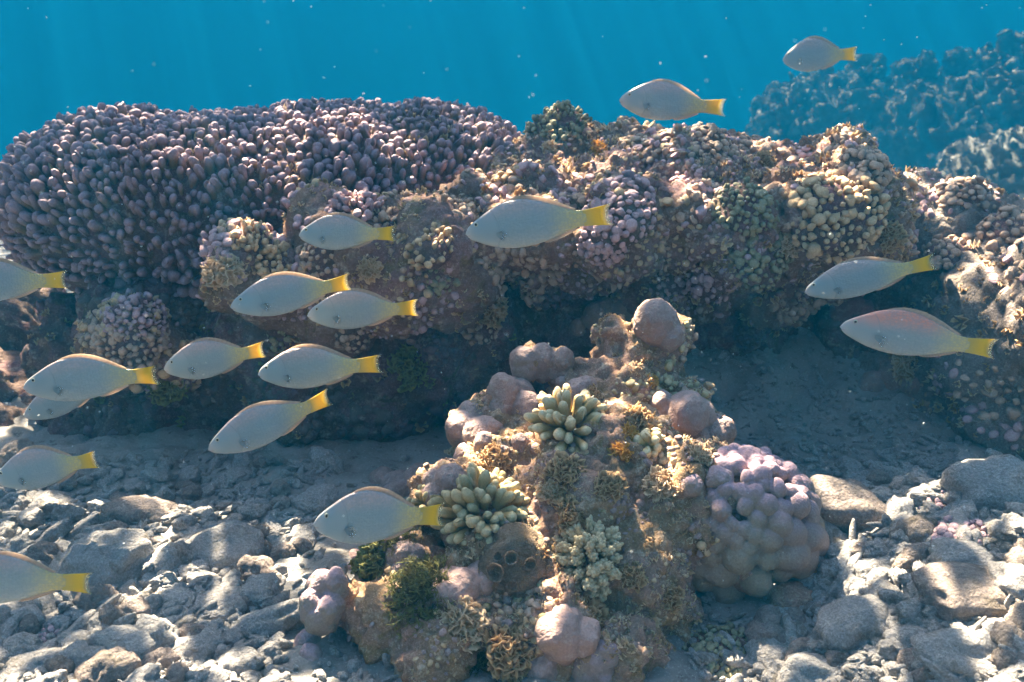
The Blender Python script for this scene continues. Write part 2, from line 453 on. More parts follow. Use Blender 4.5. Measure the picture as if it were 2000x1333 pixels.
def twig_tpl(seed):
    r_ = random.Random(seed); bag = Bag()
    x = y = 0; P = [(0, 0, 0)]
    for i in range(1, 6):
        x += r_.uniform(-.09, .09); y += r_.uniform(-.09, .09); P.append((x, y, i / 5))
    bag.add(*[(v, [f]) for v, f in [tube(P, .035)]][0])
    for i in range(9):
        k = r_.randint(1, 4); p = np.array(P[k]); a = r_.uniform(0, 6.28); l = r_.uniform(.18, .34)
        d = np.array([math.cos(a) * l, math.sin(a) * l, r_.uniform(.05, .25)])
        v, f = tube([p, p + d * .5 + (0, 0, .02), p + d], .026); bag.add(v, [f])
    V = np.concatenate(bag.V); return V, [np.concatenate(bag.F)], np.clip(V[:, 2], 0, 1)
TWIG = [twig_tpl(k) for k in range(5)]

# ------------------------------------------------------------------ seabed
def ground_h(x, y):
    p = np.stack([x, y, np.zeros_like(x)], 1)
    h = .22 * sstep(.40, 1.05, x) * (1 - .9 * sstep(1.75, 2.25, y)) + .04 * sstep(-.2, -.9, x) * sstep(2.0, 1.3, y)
    h = h + .035 * fbm(p * 2.2, 3, 4) + .02 * fbm(p * 9, 4, 3) * sstep(6, 3, y)
    h = h + .34 * sstep(2.45, 3.25, y) * sstep(.15, .6, x) * sstep(6, 4, y)
    near = sstep(5.0, 3.0, y) * (1 - .75 * sstep(2.1, 2.5, y) * sstep(.45, .1, x) * sstep(-.6, -.2, x))
    d1, _, cid = worley(np.stack([x * 11, y * 11, np.full_like(x, .5)], 1) + .6 * fbm(p * 8, 8, 2)[:, None], 21)
    h = h + near * (np.sqrt(np.clip(1 - d1 * d1, 0, 1)) - .5) * .035 * (.4 + cid)
    d1, _, cid = worley(np.stack([x * 26, y * 26, np.full_like(x, .5)], 1), 22)
    h = h + near * (np.sqrt(np.clip(1 - d1 * d1, 0, 1)) - .5) * .016
    far = sstep(4, 8, y)
    return h + far * (.05 * fbm(p * .9, 5, 3)) - .9 * sstep(4.5, 14, y) - 6.5 * sstep(9, 50, np.hypot(x, y)) * np.maximum(sstep(9, 3, x), sstep(26, 50, y))
def graded(lo, hi, step, out, n_out):
    k = np.linspace(0, 1, n_out + 1)[1:]
    core = np.arange(lo, hi + 1e-6, step)
    g = step * 1.0
    ext = lambda far: (far) * (k ** 3) + k * step * 3
    return np.concatenate([(lo - ext(out))[::-1], core, hi + ext(out)])
gx = graded(-1.9, 2.3, .0125, 180, 60); gy = graded(1.0, 4.2, .0125, 180, 60)
X, Y = np.meshgrid(gx, gy); x, y = X.ravel(), Y.ravel()
V = np.stack([x, y, ground_h(x, y)], 1)
nx, ny = len(gx), len(gy)
i = np.arange((ny - 1) * (nx - 1)); r0 = (i // (nx - 1)) * nx + i % (nx - 1)
SF = np.stack([r0, r0 + 1, r0 + nx + 1, r0 + nx], 1)
seabed = obj('seabed', mesh_data('seabed', V, [SF], M['sand'])); tag(seabed, kind='structure')
ROCKS.append((V, SF))
def gz(x, y): return float(ground_h(np.array([x]), np.array([y]))[0])

# ------------------------------------------------------------------ reef rocks
def B(px, py, Y_, r, ky=1.0, kz=1.0):
    p = at(px, py, Y_); return (tuple(p), (r, r * ky, r * kz))
CRUSTED = []
def rock(name, label, parts, voxel, mat, big=.05, lump=.02, lscale=14, fine=.006, seed=0, smooth=4, pits=0, cat='reef rock', carry=True):
    V, Fs = blob(parts, voxel, smooth)
    V = rough(V, Fs, big, lump, lscale, fine, seed, pits)
    c = np.array([V[:, 0].mean(), V[:, 1].mean(), V[:, 2].min()])
    o = thing(name, label, cat, c)
    bpy_me = mesh_data('rock', V - c, Fs, mat)
    obj('rock_body', bpy_me, o)
    if carry: ROCKS.append((V, tris(Fs)))
    return o, V, Fs, c
def crust(o, V, Fs, c, dist, n, mats, mask, rad, length, tpl, name='coral_crust', up=.4, lab=None):
    """low knobs growing over a rock: one part per skin"""
    P, Nn = scatter(V, Fs, dist, n, mask)
    if not len(P): return
    sel = fbm(P * 3.1, 91, 2) + rng.normal(0, .15, len(P))
    q = np.argsort(np.argsort(sel)) / len(P)
    for k, mt in enumerate(mats):
        mk = (q >= k / len(mats)) & (q < (k + 1) / len(mats))
        if mk.sum() < 3: continue
        p, nn = P[mk], Nn[mk]
        D = nn + rng.normal(0, .22, p.shape) + np.array([0, 0, up])
        w_ = .62 + .75 * sstep(-.35, .45, fbm(p * 4.5, 33, 2)); r = rng.uniform(*rad, len(p)) * w_; l = rng.uniform(*length, len(p)) * w_
        bag = Bag(); instances(bag, tpl, p - nn * r[:, None] * .5 - c, D, r, l)
        tag(obj(name, bag.mesh(name, M[mt]), o), kind='stuff')
def fringe(o, V, Fs, c, dist, n, mats, mask, size, up=.3):
    """small crinkled algae scraps scattered over a rock"""
    P, Nn = scatter(V, Fs, dist, n, mask)
    for k, mt in enumerate(mats):
        p, nn = P[k::len(mats)], Nn[k::len(mats)]
        if len(p) < 2: continue
        r = rng.uniform(*size, len(p)) * (.45 + .5 * rng.random(len(p)))
        bag = Bag(); instances(bag, RUF_S, p - c - nn * .003, nn + rng.normal(0, .5, p.shape) + np.array([0, 0, up]), r, r)
        tag(obj('algae_cover', bag.mesh('algae_cover', M[mt]), o), kind='stuff')

# left: the big table of mauve finger coral
base_parts = [((-.88, 3.30, .70), (.82, .66, .28)), ((-1.30, 3.12, .66), (.40, .48, .33)), ((-.62, 3.35, .74), (.62, .62, .27)), ((-1.05, 2.98, .66), (.58, .38, .30)), ((-.33, 3.30, .74), (.36, .48, .265))]
Vm, Fm = blob(base_parts, .02, 6)
Vm = Vm + vnormals(Vm, Fm) * (.035 * fbm(Vm * 3.2, 50, 3))[:, None]
cm = np.array([-.9, 3.2, .4])
mesa = thing('finger_coral_table', 'huge flat-topped table of mauve finger coral with a steep knobbly face', 'coral', cm)
obj('coral_base', mesh_data('coral_base', Vm - cm, Fm, M['reef_dark']), mesa)
ROCKS.append((Vm, tris(Fm)))
P, Nn = scatter(Vm, Fm, .0238, 80000, lambda c, n: ((n[:, 2] > -.75) & (c[:, 1] < 3.75)) * (1.0 + .6 * (n[:, 2] > .6)))
topness = sstep(.45, .9, Nn[:, 2])
D = Nn * 1.0 + np.array([0, 0, .62]) + rng.normal(0, .24, P.shape)
vr = .92 + .45 * sstep(-.4, .4, fbm(P * 4, 71, 2)); r = rng.uniform(.0088, .0150, len(P)) * vr * (1 - .1 * topness); l = rng.uniform(.038, .070, len(P)) * vr * (1 - .4 * topness)
fork = rng.random(len(P)) < .45
bag = Bag()
instances(bag, FING, (P - Nn * .015 - cm)[~fork], D[~fork], r[~fork], l[~fork])
instances(bag, FORK, (P - Nn * .015 - cm)[fork], D[fork], r[fork] * .9, l[fork] * 1.05)
fringe(mesa, Vm, Fm, cm, .05, 900, ['algae_brown', 'algae_pale'], lambda q, n: (q[:, 1] < 3.8) * (n[:, 2] > .5) * sstep(.0, .3, fbm(q * 4, 72, 2)), (.015, .03))
tag(obj('coral_finger_cover', bag.mesh('coral_finger_cover', M['mesa']), mesa), kind='stuff')

# left: dark wall under the table
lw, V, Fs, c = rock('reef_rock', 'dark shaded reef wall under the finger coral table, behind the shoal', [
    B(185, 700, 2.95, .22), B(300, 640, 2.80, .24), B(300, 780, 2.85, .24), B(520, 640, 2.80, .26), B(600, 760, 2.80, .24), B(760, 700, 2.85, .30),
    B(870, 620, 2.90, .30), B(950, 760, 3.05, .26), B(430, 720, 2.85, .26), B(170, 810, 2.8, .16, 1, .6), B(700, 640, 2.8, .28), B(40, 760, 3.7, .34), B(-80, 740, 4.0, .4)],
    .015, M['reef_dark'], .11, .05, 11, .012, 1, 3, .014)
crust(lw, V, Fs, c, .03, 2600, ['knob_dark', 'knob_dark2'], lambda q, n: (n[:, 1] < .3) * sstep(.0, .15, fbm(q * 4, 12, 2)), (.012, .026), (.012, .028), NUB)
LW = (V, Fs, c)
# middle ledge in front of the table
ml, V, Fs, c = rock('reef_rock', 'sunlit knobbly ledge jutting below the finger coral table', [
    B(470, 500, 2.52, .10), B(540, 560, 2.55, .13), B(440, 560, 2.45, .075), B(640, 450, 2.62, .10), B(700, 520, 2.58, .17), B(790, 560, 2.55, .15),
    B(850, 480, 2.55, .13), B(780, 470, 2.62, .10), B(650, 590, 2.62, .17), B(880, 560, 2.6, .15), B(270, 650, 2.55, .10), B(230, 690, 2.55, .10), B(340, 700, 2.62, .12)],
    .012, M['reef'], .06, .026, 17, .007, 2)
crust(ml, V, Fs, c, .021, 9000, ['knob_brown', 'knob_gold', 'knob_mauve'], lambda q, n: (n[:, 1] < .4) * (n[:, 2] > -.3) * sstep(-.15, .1, fbm(q * 6, 13, 2)), (.007, .0145), (.010, .024), NUB + FING)

fringe(ml, V, Fs, c, .03, 1500, ['algae_brown', 'algae_pale'], lambda q, n: (n[:, 1] < .5) * (n[:, 2] > -.5) * sstep(-.1, .25, fbm(q * 6, 51, 2)), (.010, .022))
fringe(lw, *LW, .05, 900, ['algae_brown', 'turf'], lambda q, n: (n[:, 1] < .5) * (n[:, 2] > -.5) * sstep(-.1, .25, fbm(q * 6, 52, 2)), (.012, .03))
# right: the big broken reef head with its overhang
rr, V, Fs, c = rock('reef_rock', 'broad broken reef head with a dark overhang beneath its front edge', [
    ((.50, 3.05, .70), (.74, .48, .185)), ((.90, 2.97, .65), (.35, .42, .20)), ((.10, 2.95, .68), (.32, .36, .17)),
    B(1200, 450, 2.58, .15), B(1090, 470, 2.60, .125, 1, .9), B(1000, 440, 2.64, .11, 1, .8), B(1320, 435, 2.64, .135, 1, .8), B(1430, 460, 2.66, .17, 1, .9), B(1560, 445, 2.68, .17), B(1625, 415, 2.66, .15), B(950, 400, 2.75, .10, 1, .7), B(1500, 380, 2.75, .10, 1, .7), B(1260, 370, 2.72, .10, 1, .6),
    B(1150, 510, 2.70, .12), B(1060, 510, 2.76, .13), B(960, 480, 2.68, .13), B(1380, 520, 2.86, .17), B(1500, 540, 2.88, .14), B(1620, 500, 2.82, .15), B(1690, 490, 2.78, .12), B(1270, 520, 2.9, .2), B(1640, 345, 3.0, .13), B(1720, 400, 2.9, .10)],
    .0105, M['reef'], .13, .05, 11, .013, 3, 3, .016)
crust(rr, V, Fs, c, .0175, 26000, ['knob_brown', 'knob_mauve', 'knob_brown', 'knob_gold'], lambda q, n: (n[:, 1] < .6) * (.15 + .85 * sstep(-.25, .25, n[:, 2])) * (.03 + sstep(-.05, .2, fbm(q * 5, 14, 2))), (.006, .0155), (.007, .022), NUB + NUB + FING + FORK)
fringe(rr, V, Fs, c, .03, 4500, ['algae_brown', 'algae_pale', 'algae_brown'], lambda q, n: (n[:, 1] < .5) * (n[:, 2] > -.5) * sstep(-.1, .25, fbm(q * 6, 53, 2)), (.010, .024))
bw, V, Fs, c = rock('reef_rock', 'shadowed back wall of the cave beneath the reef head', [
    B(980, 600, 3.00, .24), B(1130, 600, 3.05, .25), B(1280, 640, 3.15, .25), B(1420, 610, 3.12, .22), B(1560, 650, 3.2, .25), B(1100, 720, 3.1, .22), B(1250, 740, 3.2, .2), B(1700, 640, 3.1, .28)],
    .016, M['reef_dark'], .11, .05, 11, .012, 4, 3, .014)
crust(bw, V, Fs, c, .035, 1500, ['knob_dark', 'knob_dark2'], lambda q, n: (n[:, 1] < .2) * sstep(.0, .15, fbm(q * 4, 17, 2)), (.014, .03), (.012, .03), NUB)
# right edge: bank of rubble and coral climbing out of the picture
rb, V, Fs, c = rock('reef_rock', 'pale rubble bank climbing at the right edge beside the reef head', [
    B(1810, 410, 3.15, .13), B(1765, 430, 3.05, .11), B(1790, 480, 2.95, .12), B(1860, 470, 3.0, .17), B(1960, 495, 3.0, .17), B(1990, 560, 2.75, .22), B(1870, 580, 2.90, .20), B(1800, 520, 3.0, .16), B(1960, 690, 2.55, .20),
    B(1860, 700, 2.75, .20), B(1760, 720, 2.85, .17), B(2090, 570, 2.7, .26), B(2080, 640, 2.5, .3), B(1720, 790, 2.85, .12), B(1850, 800, 2.70, .15), B(1980, 810, 2.5, .18)],
    .014, M['rubble_dark'], .09, .03, 12, .010, 5)
crust(rb, V, Fs, c, .03, 6000, ['knob_brown', 'knob_mauve'], lambda q, n: (n[:, 1] < .4) * (n[:, 2] > -.2) * sstep(0, .2, fbm(q * 5, 15, 2)), (.008, .018), (.010, .024), NUB + FING)
fringe(rb, V, Fs, c, .045, 1500, ['algae_brown', 'algae_pale'], lambda q, n: (n[:, 1] < .5) * (n[:, 2] > -.5) * sstep(-.1, .25, fbm(q * 6, 54, 2)), (.012, .026))
# foreground mound
mo, V, Fs, c = rock('coral_mound', 'coral mound crowded with many corals and algae, standing on the rubble', [
    B(1280, 670, 2.20, .055, 1, 1.2), B(1250, 715, 2.18, .085), B(1225, 775, 2.14, .10), B(1175, 735, 2.18, .085), B(1100, 715, 2.18, .06, 1, .8), B(1040, 710, 2.16, .05, 1, .8), B(1190, 650, 2.24, .06, 1, .8),
    B(1150, 820, 2.10, .13), B(990, 830, 2.05, .10), B(920, 840, 2.0, .06), B(1320, 830, 2.08, .10), B(1390, 850, 2.06, .055),
    B(1000, 930, 1.92, .13), B(1200, 930, 1.88, .16), B(1100, 1010, 1.78, .16), B(900, 1000, 1.80, .11), B(1320, 1000, 1.78, .13), B(1400, 960, 1.78, .09), B(850, 960, 1.85, .05),
    B(1000, 1140, 1.65, .15), B(1200, 1140, 1.68, .15), B(800, 1120, 1.68, .09), B(700, 1180, 1.60, .055), B(760, 1230, 1.55, .09), B(880, 1260, 1.53, .13), B(1060, 1270, 1.52, .14), B(1180, 1290, 1.52, .12),
    B(640, 1180, 1.55, .045, 1, 1.3), B(1450, 1060, 1.72, .10), B(1540, 1130, 1.72, .08), B(1270, 1200, 1.66, .09), B(1580, 1060, 1.78, .06)],
      .0085, M['mound'], .085, .034, 13, .010, 6, 2, .014, cat='coral mound')
MOUND = (mo, V, Fs, c)
crust(mo, V, Fs, c, .014, 12000, ['smooth', 'knob_gold', 'knob_brown', 'finger_olive'], lambda q, n: (n[:, 1] < .4) * (n[:, 2] > -.2) * sstep(.02, .22, fbm(q * 9, 16, 2)), (.0042, .0105), (.005, .015), NUB + NUB + FING)
fringe(mo, V, Fs, c, .016, 6000, ['algae_brown', 'algae_pale', 'algae_pale'], lambda q, n: (n[:, 1] < .5) * (n[:, 2] > -.3) * sstep(-.02, .2, fbm(q * 9, 55, 2)), (.006, .014))
# far reef in the blue
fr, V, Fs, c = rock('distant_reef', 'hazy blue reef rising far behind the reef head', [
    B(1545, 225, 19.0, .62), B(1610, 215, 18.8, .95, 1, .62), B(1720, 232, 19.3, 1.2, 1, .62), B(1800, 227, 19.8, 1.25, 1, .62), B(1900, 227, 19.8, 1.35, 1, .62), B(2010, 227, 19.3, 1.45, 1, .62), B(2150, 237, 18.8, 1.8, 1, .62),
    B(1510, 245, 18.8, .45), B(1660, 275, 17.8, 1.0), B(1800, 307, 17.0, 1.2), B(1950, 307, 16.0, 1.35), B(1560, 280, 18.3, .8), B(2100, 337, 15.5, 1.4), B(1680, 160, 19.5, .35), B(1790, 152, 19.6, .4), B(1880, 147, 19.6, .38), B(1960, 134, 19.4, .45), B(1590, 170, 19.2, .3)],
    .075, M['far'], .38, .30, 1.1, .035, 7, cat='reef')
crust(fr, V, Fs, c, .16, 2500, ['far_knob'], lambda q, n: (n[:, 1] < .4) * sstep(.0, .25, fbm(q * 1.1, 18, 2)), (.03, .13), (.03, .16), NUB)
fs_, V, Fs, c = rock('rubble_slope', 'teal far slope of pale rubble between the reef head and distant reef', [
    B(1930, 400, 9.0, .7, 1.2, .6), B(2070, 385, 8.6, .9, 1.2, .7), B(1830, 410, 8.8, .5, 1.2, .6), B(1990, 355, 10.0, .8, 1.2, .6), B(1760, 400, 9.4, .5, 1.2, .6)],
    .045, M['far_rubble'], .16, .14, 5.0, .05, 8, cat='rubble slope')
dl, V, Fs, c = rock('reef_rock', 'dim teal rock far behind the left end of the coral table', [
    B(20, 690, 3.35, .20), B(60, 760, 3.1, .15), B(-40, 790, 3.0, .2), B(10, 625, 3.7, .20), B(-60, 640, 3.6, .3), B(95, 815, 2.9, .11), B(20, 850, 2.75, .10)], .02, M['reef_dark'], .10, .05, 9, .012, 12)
build_bvh()

# ------------------------------------------------------------------ corals and algae set on the rocks
def place(px, py, sink=0.0):
    p, n = hit(px, py); return np.array(p - n * sink), np.array(n)
def lean(n, up=.5, cam_=0.0):
    d = n + np.array([0, 0, up]) + cam_ * np.array([0, -1., .3]); return d / np.linalg.norm(d)
def dome(axis, r, squash=.8, seed=0, sub=4, amp=.15):
    V, Fc = ICO[sub]; V = V * (1 + amp * fbm(V * 1.1 + seed, seed, 3))[:, None]
    Bm = bases(np.array([axis]), np.zeros(1))[0]
    return (V * np.array([r, r, r * squash])) @ Bm, [Fc]
KS = .62
def knob_colony(px, py, rpx, mt, label, kr=(.010, .016), kl=(.016, .032), gap=.02, tpl=None, squash=.62, name='knob_coral', sink=.42, up=.5, cut=-.2):
    """a rounded head packed with short knobs: body and knob cover"""
    p, n = place(px, py); r = rpx * mpp(px, py, p[1]); p = p - n * r * sink
    ax = lean(n, up, .2)
    o = thing(name, label, 'coral', p)
    V, Fs = dome(ax, r * .93, squash, int(px), 4, .3); kr = (kr[0] * KS * .8, kr[1] * KS); kl = (kl[0] * KS, kl[1] * KS); gap = gap * KS * .95
    obj('coral_body', mesh_data('coral_body', V, Fs, M['reef_dark']), o)
    P, Nn = scatter(V, Fs, gap, int(14 * r * r * 6 / gap ** 2) + 200, lambda q, nn: (nn @ ax > cut) * (.02 + sstep(-.45, -.1, fbm(q * 22 + px, 61, 2))))
    sz = (.72 + .6 * sstep(-.4, .4, fbm(P * 30 + px, 62, 2)))
    D = Nn * .9 + ax * .35 + rng.normal(0, .22, P.shape)
    bag = Bag(); instances(bag, tpl or (FING + NUB + FORK), P - Nn * kr[0] * .5, D, rng.uniform(*kr, len(P)) * sz, rng.uniform(*kl, len(P)) * sz)
    tag(obj('knob_cover', bag.mesh('knob_cover', M[mt]), o), kind='stuff')
    return o
def finger_colony(px, py, rpx, mt, label, nf, fr, fl, spread=1.0, name='finger_coral', up=.6, tpl=None, sink=.25, part='finger'):
    """a bouquet of separate fingers on a small base; every finger a part"""
    p, n = place(px, py); r = rpx * mpp(px, py, p[1]); ax = lean(n, up, .25)
    o = thing(name, label, 'coral', p)
    V, Fs = dome(ax, r * .62, .6, int(px), 3); obj('coral_base', mesh_data('coral_base', V - ax * r * sink, Fs, M['mound']), o)
    Bm = bases(np.array([ax]), np.zeros(1))[0]
    pts = []
    for k in range(nf):                # sunflower spread over the dome
        t = (k + .5) / nf; ph = math.acos(1 - t * spread) ; a = k * 2.39996
        d = np.array([math.sin(ph) * math.cos(a), math.sin(ph) * math.sin(a), math.cos(ph)]) + rng.normal(0, .10, 3)
        pts.append(d / np.linalg.norm(d))
    T = tpl or (FING[:4] + FORK[:1])
    for d in pts:
        L_ = rng.uniform(*fl); rad = rng.uniform(*fr); D = (d * np.array([1, 1, .8])) @ Bm + np.array([0, 0, .12])
        start = (d * r * .42 * np.array([1, 1, .6])) @ Bm
        tv, tf, tt = T[rng.integers(0, len(T))]
        Bx = bases(D[None], rng.uniform(0, 6.28, 1))[0]
        Vv = (tv * np.array([rad, rad, L_])) @ Bx
        T3 = np.zeros((len(tv), 3)); T3[:, 0] = tt; T3[:, 1] = rng.random()
        f = obj(part, mesh_data(part, Vv, tf, M[mt], T3), o, start)
    return o
def lobe_cluster(spec, mt, label, name='lobe_coral', cat='coral', sink=.5, tall=1.15):
    """smooth rounded lobes pushed together; spec: (px, py, r px) each"""
    ps = [(place(a, b_), q * 1.0, a, b_) for a, b_, q in spec]
    c = np.array(ps[0][0][0]); ymed = np.median([q[0][0][1] for q in ps]); parts = []; rs = []
    for k, ((p, n), rpx, a, b_) in enumerate(ps):
        if abs(p[1] - ymed) > .12: p = np.array(at(a, b_, ymed))
        r = rpx * .92 * mpp(a, b_, p[1]); e = rng.uniform(.85, 1.2, 3); q = p - n * r * sink - c
        parts.append((q, (r * e[0], r * e[1], r * e[2] * tall), rng.uniform(0, 3))); rs.append(r)
        for t in range(2):                # smaller bulges on each lobe
            d = rng.normal(0, 1, 3); d[1] = -abs(d[1]); d /= np.linalg.norm(d); parts.append((q + d * r * .55, (r * .58, r * .58, r * .58 * tall)))
    vx = max(.0022, np.median(rs) * .085)
    V, Fs = blob(parts, vx, 1); Nn = vnormals(V, Fs); rr_ = np.median(rs)
    V = V + Nn * (fbm(V / rr_ * 1.1, len(spec) + int(spec[0][0]), 3) * rr_ * .22 + fbm(V / rr_ * 9, 3, 2) * rr_ * .02)[:, None]; Nn = vnormals(V, Fs)
    T3 = np.zeros((len(V), 3)); T3[:, 0] = .4 + .5 * Nn[:, 2]; T3[:, 1] = .5 + .6 * fbm(V / rr_ * .8, 5, 2)
    o = obj(name, mesh_data(name, V, Fs, M[mt], np.clip(T3, 0, 1)), None, c); return tag(o, label, cat)
def ruffles(px, py, rpx, mt, label, n=12, name='ruffled_algae', cat='algae', size=(.22, .42), up=.6):
    p, nn = place(px, py); r = rpx * mpp(px, py, p[1]); ax = lean(nn, up, .3)
    V, Fs = dome(ax, r * .75, .7, int(py), 3)
    P, Nn = scatter(V, Fs, r * .17, 900, lambda q, m_: (m_ @ ax > -.1) * 1.0)
    P, Nn = P[:n * 3], Nn[:n * 3]
    D = Nn + rng.normal(0, .45, P.shape) + ax * .2
    s = rng.uniform(*size, len(P)) * r
    bag = Bag(); bag.add(V * .85, Fs, np.full((len(V), 3), .2)); instances(bag, RUF, P - Nn * r * .12, D, s, s * 1.15)
    o = obj(name, bag.mesh(name, M[mt]), None, p - nn * r * .25); tag(o, label, cat); return o
def bush(px, py, rpx, mt, label, n=260, h=.55, name='turf_algae'):
    p, nn = place(px, py); r = rpx * mpp(px, py, p[1]); ax = lean(nn, .5, .5)
    V, Fs = dome(ax, r * .7, .75, int(py), 3)
    P, Nn = scatter(V, Fs, r * .05, n * 6, lambda q, m_: (m_ @ ax > -.2) * 1.0); P, Nn = P[:n], Nn[:n]
    bag = Bag(); bag.add(V * .8, Fs); l = rng.uniform(.7, 1.2, len(P)) * r * h
    instances(bag, TWIG, P - Nn * .1 * r, Nn + rng.normal(0, .3, P.shape), l, l)
    o = obj(name, bag.mesh(name, M[mt]), None, p - nn * r * .3); tag(o, label, 'algae'); return o

# --- on the foreground mound
finger_colony(1112, 838, 98, 'finger_cream', 'bouquet of pale cream coral fingers near the top of the mound', 62, (.0088, .0125), (.042, .070), .85)
finger_colony(945, 1005, 132, 'finger_olive', 'olive coral with stubby rounded fingers beside the fish tail on the mound', 100, (.0085, .0130), (.036, .066), 1.0, sink=.3)
finger_colony(835, 990, 46, 'finger_olive', 'small olive stub coral left of the larger olive finger coral', 22, (.007, .010), (.02, .035), .9)
finger_colony(1268, 872, 34, 'finger_cream', 'tiny cream cluster of bubble-like coral knobs below the mound crest', 13, (.0085, .0115), (.018, .03), .7)
# cauliflower coral: warty branches
CAUL = []
for k in range(4):
    a = finger_tpl(k + 31, L=2.4, r0=.6); bag = Bag(); T = [a[2]]
    bag.add(a[0] * np.array([.7, .7, 1]), a[1])
    P_, N_ = scatter(a[0] * np.array([.7, .7, 1.2]), a[1], .42, 400, lambda q, n: (q[:, 2] > .35) * 1.0)
    P_ = P_ / np.array([1, 1, 1.2])
    for q, n_ in zip(P_, N_):
        V0, f0 = ICO[2]; bag.add(V0 * np.array([.30, .30, .14]) + q, [f0]); T.append(np.full(len(V0), .35 + .6 * q[2]) + V0[:, 2] * .2)
    CAUL.append((np.concatenate(bag.V), [np.concatenate([f for f in bag.F if f.shape[1] == w]) for w in (3, 4)], np.clip(np.concatenate(T), 0, 1)))
finger_colony(1150, 1095, 84, 'cauli', 'dome of warty green cauliflower coral low on the mound', 54, (.0125, .016), (.038, .052), 1.0, 'cauliflower_coral', .3, CAUL, .3, 'branch')
# the big lobed coral on the mound's flank
pc, nc = place(1450, 1040); Rm = 143 * mpp(1450, 1040, 1.66)
pc = np.array(at(1448, 1020, 1.74))
lob = thing('lobed_coral', 'large mauve and beige coral of tightly packed rounded lobes on the mound flank', 'coral', pc)
view = np.array([.10, -.85, .35]); view /= np.linalg.norm(view)
cand, dirs = rng.normal(0, 1, (9000, 3)), []
cand /= np.linalg.norm(cand, axis=1)[:, None]
for d in cand:
    if d @ view < -.25 or d[2] < -.85: continue
    size = np.interp(d[2] * .8 - d[0] * .35, [-.75, -.2, .3, 1], [.29, .185, .125, .11])
    if all(np.linalg.norm(d - e) > .71 * (size + s_) for e, s_ in dirs): dirs.append((d, size * rng.uniform(.75, 1.25)))
    if len(dirs) > 170: break
parts = [((0, 0, 0), (Rm * .74, Rm * .63, Rm * .76))]
for k, (d, size) in enumerate(dirs):
    rad = size * Rm * 1.02; e = rng.uniform(.85, 1.25, 3); lift = 1.0 + .12 * (d[2] > .05)
    parts.append((d * np.array([.95, .85, 1.0]) * Rm * .98 + np.array([0, 0, rad * .15]), (rad * e[0], rad * e[1], rad * lift), rng.uniform(0, 3)))
V, Fs = blob(parts, .0023, 0); Nn = vnormals(V, Fs)
V = V + Nn * (fbm(V * 22, 301, 2) * .005 + fbm(V * 120, 302, 2) * .0011)[:, None]; Nn = vnormals(V, Fs)
T3 = np.zeros((len(V), 3)); T3[:, 0] = np.clip(.22 + .45 * V[:, 2] / Rm + .35 * Nn[:, 2], 0, 1); T3[:, 1] = np.clip(.5 + .7 * fbm(V * 12, 303, 2), 0, 1)
obj('coral_body', mesh_data('coral_body', V, Fs, M['lobe'], T3), lob)
V, Fs = dome(np.array([-.3, .5, -.6]), Rm * .7, .9, 8, 4, .2); V = rough(V, Fs, .03, .012, 22, .004, 13)
obj('dead_base', mesh_data('dead_base', V + np.array([-.02, .05, -.05]), Fs, M['pinkcrust']), lob)
lobe_cluster([(1450, 905, 34), (1490, 912, 30), (1425, 890, 24), (1470, 885, 22), (1395, 942, 28), (1350, 945, 24)], 'lobe', 'purple knob of coral crowning the large lobed coral', tall=.95)
lobe_cluster([(1000, 765, 40), (1015, 760, 34), (975, 790, 30), (1030, 790, 36), (985, 750, 22)], 'smooth', 'smooth mauve lobes on the left shoulder of the mound crest')
lobe_cluster([(950, 835, 42), (905, 830, 32), (925, 800, 26), (890, 845, 28)], 'smooth', 'round mauve coral knobs at the mound edge above the sandy hollow')
lobe_cluster([(1120, 765, 26), (1098, 748, 15), (1145, 752, 24), (1130, 785, 26)], 'smooth', 'pinkish twin-lobed coral just above the cream finger coral')
lobe_cluster([(1330, 800, 42), (1290, 800, 30), (1365, 805, 34), (1310, 835, 28)], 'pink', 'pinkish lumpy coral on the right end of the mound crest')
lobe_cluster([(1390, 845, 36), (1420, 840, 26), (1365, 855, 26), (1405, 828, 18)], 'smooth', 'mauve cup-shaped coral lump above the large lobed coral')
lobe_cluster([(868, 955, 38), (850, 930, 26), (885, 985, 30), (845, 975, 26)], 'smooth', 'pale mauve ball coral next to the small olive stub coral')
lobe_cluster([(1015, 870, 20), (1045, 880, 18), (985, 880, 16), (940, 868, 22), (905, 885, 26)], 'smooth', 'row of little mauve knobs under the cream finger coral')
lobe_cluster([(1060, 705, 34), (1020, 705, 28), (1095, 705, 26), (1030, 730, 26), (1085, 730, 24)], 'smooth', 'shaded grey lobes on the arm sticking out of the mound spine')
lobe_cluster([(1285, 640, 44), (1265, 625, 26), (1300, 665, 28)], 'smooth', 'big smooth mauve lump at the very tip of the mound spine')
lobe_cluster([(1215, 610, 22), (1190, 605, 24), (1160, 610, 28), (1235, 625, 18), (1130, 640, 20)], 'smooth', 'dim grey-green lobes behind the tip of the mound spine')
lobe_cluster([(630, 1150, 38), (605, 1180, 30), (650, 1135, 26), (615, 1215, 30), (600, 1250, 28), (640, 1185, 30), (610, 1280, 26)], 'lobe', 'column of pale lobes at the leftmost foot of the mound')
lobe_cluster([(785, 1085, 36), (760, 1075, 22), (810, 1095, 26), (780, 1115, 24)], 'smooth', 'purplish lump coral right under the nearest fish')
lobe_cluster([(695, 1085, 15), (688, 1108, 13), (715, 1095, 12)], 'pink', 'tiny pair of pink knobs left of the purplish lump coral')
lobe_cluster([(1110, 1255, 62), (1150, 1245, 38), (1075, 1240, 34), (1060, 1310, 36)], 'pink', 'big smooth pink lobes at the bottom front of the mound', tall=1.0)
lobe_cluster([(1165, 1300, 46), (1190, 1290, 32), (1140, 1320, 38)], 'lobe', 'mauve lobes tucked against the big pink lobes')
